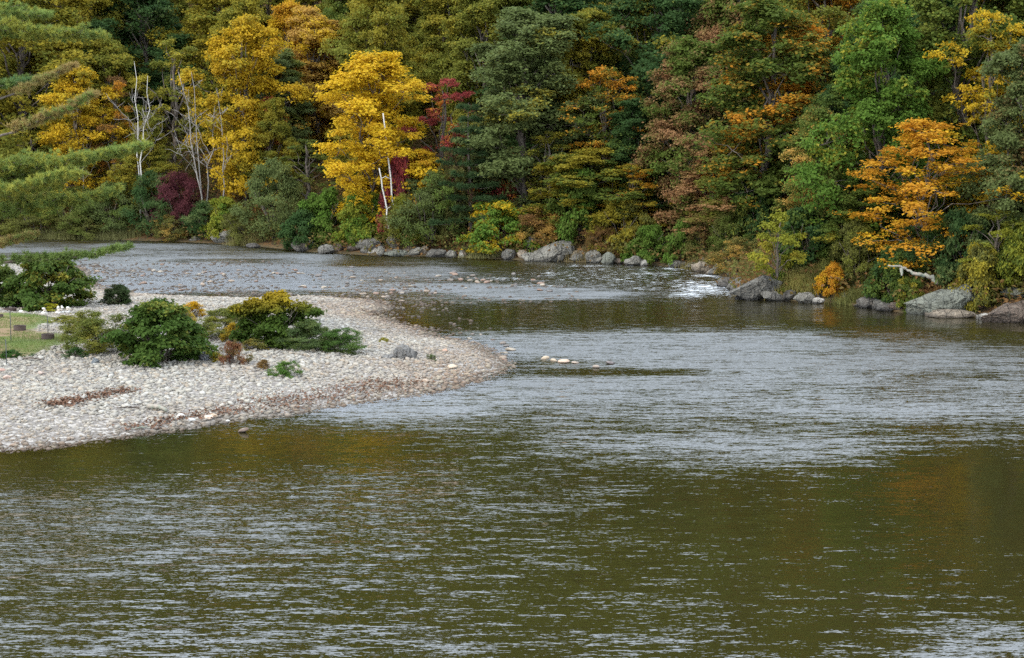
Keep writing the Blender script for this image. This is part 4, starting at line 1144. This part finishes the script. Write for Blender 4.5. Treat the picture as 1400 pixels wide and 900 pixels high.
def grass_clump(lab, px, s, wpx, h, n, A, B):
    p = bank_point(px, s); k = ppm(p[1]); w = wpx / k
    t = r3.normal(0, .33, (n, 2)) * np.array([w, w * .45])
    X_, Y_ = p[0] + t[:, 0], p[1] + t[:, 1]
    V, F = blades(np.stack([X_ - p[0], Y_ - p[1], H(X_, Y_) - p[2] - .05], 1), h, r3, .28, .02)
    mb = MB(); mb.add(V, [F], var=np.repeat(r3.random(n), 3))
    o = tag(obj('grass_clump', mb.mesh('grass_clump', BLADE), None, p), lab, 'grass clump')
    o['tint_a'] = [float(q) for q in A]; o['tint_b'] = [float(q) for q in B]
grass_clump("tall yellow green grass on the bank behind the pale streaked rock", 1112, 1.6, 75, 1.0, 5000, (.20, .19, .04), (.28, .22, .07))
grass_clump("straw coloured grass at the water beside the pale slab", 338, .5, 40, 1.0, 2500, (.20, .17, .06), (.14, .13, .04))
grass_clump("dry tan grass on the far shore under the pine bough", 95, .6, 60, 1.1, 2500, (.17, .16, .055), (.13, .13, .04))
grass_clump("brownish grass fringe under the bluish green shrub", 150, .5, 60, .9, 2500, (.15, .14, .05), (.12, .12, .04))
grass_clump("pale grass tuft at the water left of the pale ledge", 665, .5, 40, .7, 1500, (.17, .17, .06), (.22, .19, .08))
grass_clump("dry grass along the top of the small shore rocks", 822, 1.6, 70, .7, 2500, (.20, .15, .06), (.15, .12, .04))
grass_clump("mossy grass on the bank above the wet dark rock", 1190, 1.2, 60, .7, 2500, (.16, .15, .04), (.10, .11, .03))
grass_clump("straw grass tuft by the head of the white water", 962, .9, 40, .7, 1500, (.22, .17, .06), (.15, .13, .04))

# ------------------------------------------------------------------ lawn furniture, cairns, driftwood
def fire_ring(px, py, wp, hp, lab):
    p = G(px, py); k = ppm(p[1], p[2]); r = wp / k / 2; h = hp / k
    T = thing('fire_ring', lab, 'fire ring', (p[0], p[1] + r, p[2]))
    mb = MB(); n = 28; a = np.arange(n) * 2 * math.pi / n
    prof = [(r, -.05), (r, h), (r + .012, h), (r + .012, h + .012), (r - .02, h + .012), (r - .02, -.05)]
    V = np.concatenate([np.stack([q * np.cos(a), q * np.sin(a), np.full(n, z)], 1) for q, z in prof])
    F = [(i * n + j, i * n + (j + 1) % n, (i + 1) * n + (j + 1) % n, (i + 1) * n + j) for i in range(len(prof) - 1) for j in range(n)]
    mb.add(V, [np.array(F)]); obj('ring', mb.mesh('ring', RUST), T)
    ash = MB(); ash.add(np.concatenate([np.stack([(r - .022) * np.cos(a), (r - .022) * np.sin(a), np.full(n, .06)], 1), [[0, 0, .12]]]),
                        [np.array([(j, (j + 1) % n, n) for j in range(n)])])
    obj('ash_bed', ash.mesh('ash_bed', make_plain('ash', (.12, .11, .10))), T)
fire_ring(24.5, 453, 16.5, 6.5, "rusty steel fire ring on the upper lawn beside a thin stake")
fire_ring(63, 464.5, 17, 6.5, "rusty steel fire ring at the lawn's gravel corner with a stake behind it")
fire_ring(0, 435, 7, 4.5, "fire ring cut off by the picture's edge")
fire_ring(11, 426, 17, 3.5, "low dark fire ring in front of the green edge bush")
for px, y0, y1, lab in [(15, 466, 427, "tall thin stake left of the upper fire ring"), (65.5, 457, 433, "short thin stake behind the corner fire ring"), (9, 501, 465, "thin stake at the lower lawn edge")]:
    p = G(px, y0); h = z_at(y1, p[1]) - p[2]; k = ppm(p[1])
    T = thing('stake', lab, 'stake', p); mb = MB()
    tube(mb, [(0, 0, -.2), (.01, 0, h * .5), (0, .01, h)], .017, 6); obj('rod', mb.mesh('rod', STEEL, True), T)
    mb = MB(); tube(mb, [(0, .01, h - .015), (0, .01, h + .02)], .026, 6); obj('cap', mb.mesh('cap', STEEL, True), T)
for px, py, n, lab in [(60.5, 430, 3, "small white cairn in front of the yellow groundcover"), (80, 429.5, 4, "twin cairn's left stack, tallest, below the yellowing knotweed"), (84.5, 429, 4, "twin cairn's right stack below the yellowing knotweed"), (92.5, 428.5, 3, "brownish capped cairn right of the twin stacks"), (30, 428, 1, "single white stone at the top of the lawn")]:
    p = G(px, py); T = thing('cairn' if n > 1 else 'stone', lab, 'cairn' if n > 1 else 'stone', p)
    z = 0
    for i in range(n):
        r = (.15, .115, .09, .065)[i] if n > 1 else .14
        o = obj('stone', COB[(i * 3 + n) % 7], T, (RNG.gauss(0, .015), 0, z + r * .42)); o.scale = (r, r, r * 1.15); o.rotation_euler = (0, 0, i * 1.9)
        o['tint_a'] = [.62, .58, .52] if i != 1 else [.50, .42, .33]; z += r * .95

def drift(name, lab, pts, r0, r1, mat=DRIFT, cat='driftwood', side=()):
    p0 = pts[0]; T = thing(name, lab, cat, p0); mb = MB(); rg = np.random.default_rng(int(abs(p0[0]) * 100))
    P = np.array(pts) - p0
    tt = np.linspace(0, len(P) - 1, len(P) * 4)
    Q = np.stack([np.interp(tt, np.arange(len(P)), P[:, j]) for j in range(3)], 1) + rg.normal(0, r0 * .25, (len(tt), 3))
    tube(mb, Q, np.linspace(r0, r1, len(Q)), 7); obj('stem', mb.mesh('stem', mat, True), T)
    for a, b, r in side:
        mb = MB(); tube(mb, bent(np.array(a) - p0, np.array(b) - p0, rg, 6, .06), np.linspace(r, r * .4, 6), 6); obj('branch', mb.mesh('branch', mat, True), T)

yb = bank_point(1262, .8)[1]
def at(px, py, y): z = z_at(py, y); return np.array([(px - CX) / FPX * (y * CT - (z - HC) * ST), y, z])
drift('driftwood_branch', "bleached forked branch lying above the water left of the big grey rock",
      [at(1280, 388, yb), at(1274, 379, yb), at(1262, 376, yb), at(1248, 374, yb)], .13, .09,
      side=[(at(1250, 374, yb), at(1235, 366, yb + .2), .10), (at(1238, 367, yb + .2), at(1214, 363, yb - .2), .09), (at(1232, 367, yb), at(1233, 377, yb - .3), .11)])
pz = bank_point(1262, 1.5)
mb = MB(); tube(mb, [(0, 0, -.3), (-.15, 0, 2.2), (-.45, .1, 4.6)], [.24, .19, .14], 8)
for px0, py0, px1, py1, r, lab in [(190, 562, 160, 563, .035, "thin dark driftwood stick on the lower gravel"), (203, 560, 228, 566, .09, "tan driftwood chunk on the lower gravel"),
                             (32, 494, 60, 496, .04, "dark stick lying below the lawn edge"), (205, 590, 180, 592, .03, "short stick at the lower water's edge")]:
    a, b = G(px0, py0), G(px1, py1); drift('driftwood_stick', lab, [a + [0, 0, .12], (a + b) / 2 + [0, 0, .16], b + [0, 0, .12]], r, r * .6, mat=BARK if 'dark' in lab else DRIFT)

# leaf litter lines stranded on the gravel
for path, n, wd_, lab in [([(70, 556), (110, 549), (175, 534)], 700, .5, "rust brown line of stranded leaves across the gravel"),
                          ([(330, 558), (420, 548), (505, 532), (560, 522)], 900, 1.0, "rust brown leaf litter along the bar's lower edge"),
                          ([(180, 590), (260, 572), (330, 562)], 400, .5, "brown leaf litter behind the water's edge stones")]:
    pp = np.array([G(*q) for q in path]); t = r3.random(n) * (len(pp) - 1)
    P = np.stack([np.interp(t, np.arange(len(pp)), pp[:, j]) for j in range(3)], 1)
    P[:, :2] += r3.normal(0, wd_ * .5, (n, 2)) * np.array([1.2, 1.0]); P[:, 2] = H(P[:, 0], P[:, 1]) + r3.uniform(.05, .11, n)
    mb = MB(); leafquads(mb, P, r3.normal(0, .35, (n, 3)) + [0, 0, 1], r3.normal(0, 1, (n, 3)), .12, .08)
    tag(obj('leaf_litter', mb.mesh('leaf_litter', DEBRIS)), lab, 'leaf litter', kind='stuff')

# ------------------------------------------------------------------ near pine reaching in
base = G(-95, 478); base[2] = float(H(base[0], base[1]))
T = thing('pine_tree', "white pine reaching feathery boughs in over the lawn and river", 'tree', base)
mb = MB(); tt = np.linspace(0, 1, 12)
tr = np.stack([.12 * np.sin(tt * 6), .12 * np.cos(tt * 5) - .12, -.2 + 21 * tt], 1); tube(mb, tr, .34 * (1.02 - tt) + .02, 10)
obj('trunk', mb.mesh('trunk', BARK, True), T)
def bough(root_py, tip_px, tip_py, dy, seed, A, B, m, dens=1.0, side=1.0, bare=.25):
    rg = np.random.default_rng(seed)
    yt = base[1] + dy
    z0 = z_at(root_py, base[1]) - base[2]
    p0 = np.array([np.interp(z0, tr[:, 2], tr[:, 0]), np.interp(z0, tr[:, 2], tr[:, 1]), z0]); p1 = at(tip_px, tip_py, yt) - base
    ax = bent(p0, p1, rg, 12, .008, -.04); L = np.linalg.norm(p1 - p0)
    wd, nd = MB(), MB()
    tube(wd, ax, np.linspace(.085, .014, 12), 6)
    d = unit(p1 - p0); s = unit(np.cross(d, [0, 0, 1.])); u_ = np.arange(12) / 11
    P, D = [], []
    for k in range(int(30 * dens)):
        u = bare + (1 - bare) * (k + rg.random()) / (30 * dens)
        q = np.array([np.interp(u, u_, ax[:, j]) for j in range(3)])
        sg = 1 if k % 2 else -1
        l = side * (.35 + 1.5 * (1 - u) ** .7) * rg.uniform(.6, 1.2)
        e = q + d * l * .75 + s * sg * l * .75 + np.array([0, 0, rg.uniform(.0, .28) * l])
        tube(wd, bent(q, e, rg, 4, .04), np.linspace(.022, .008, 4), 4)
        m_ = int(6 + l * 9)
        v = rg.uniform(.15, 1.02, m_)[:, None]
        c = q + (e - q) * v + rg.normal(0, .10, (m_, 3)) * np.array([1, 1, .8]) * (.5 + l * .5)
        P.append(c); D.append(np.broadcast_to(unit(e - q), c.shape))
    m_ = int(16 * dens); v = rg.uniform(.75, 1.02, m_)
    c = np.stack([np.interp(v, u_, ax[:, j]) for j in range(3)], 1) + rg.normal(0, .06, (m_, 3)); P.append(c); D.append(np.broadcast_to(d, c.shape))
    needle_spray(nd, np.concatenate(P), np.concatenate(D), rg, 26, .20, .015, .45)
    b = obj('branch', wd.mesh('branch', BARK, True), T)
    f = obj('needles', nd.mesh('needles', LEAF), b); tints(f, A, B, m)
PN, PY = (.17, .225, .055), (.29, .28, .05)
for a in [(20, 132, 48, 0, 1, PN, PY, .4, 1.7, 1.1, .2), (5, 60, 20, 4, 2, PN, PY, .35, 1.2, 1.0, .2), (-40, 90, -10, -2, 21, PN, PY, .35, 1.2, 1.0, .2),
          (165, 100, 90, 3, 3, PTAN, PN, .3, .8, .45, .55), (215, 128, 128, -2, 4, PTAN, PN, .4, .9, .5, .5), (120, 40, 110, 3, 5, PN, (.07, .14, .06), .4, 1.2, .8, .2),
          (235, 192, 202, -1, 6, PN, PY, .5, 2.5, 1.15, .2), (250, 110, 222, 3, 7, PN, PY, .35, 2.2, 1.15, .2), (275, 95, 240, -4, 8, PN, PY, .5, 2.1, 1.15, .25),
          (300, 155, 262, 1, 9, PN, PY, .4, 2.2, 1.1, .25), (285, 60, 258, 5, 10, PTAN, PN, .4, .8, .6, .4), (345, 44, 322, 2, 11, PTAN, PN, .5, .9, .5, .4),
          (352, 174, 338, -3, 12, (.12, .17, .045), PN, .4, .9, .55, .35)]:
    bough(*a)
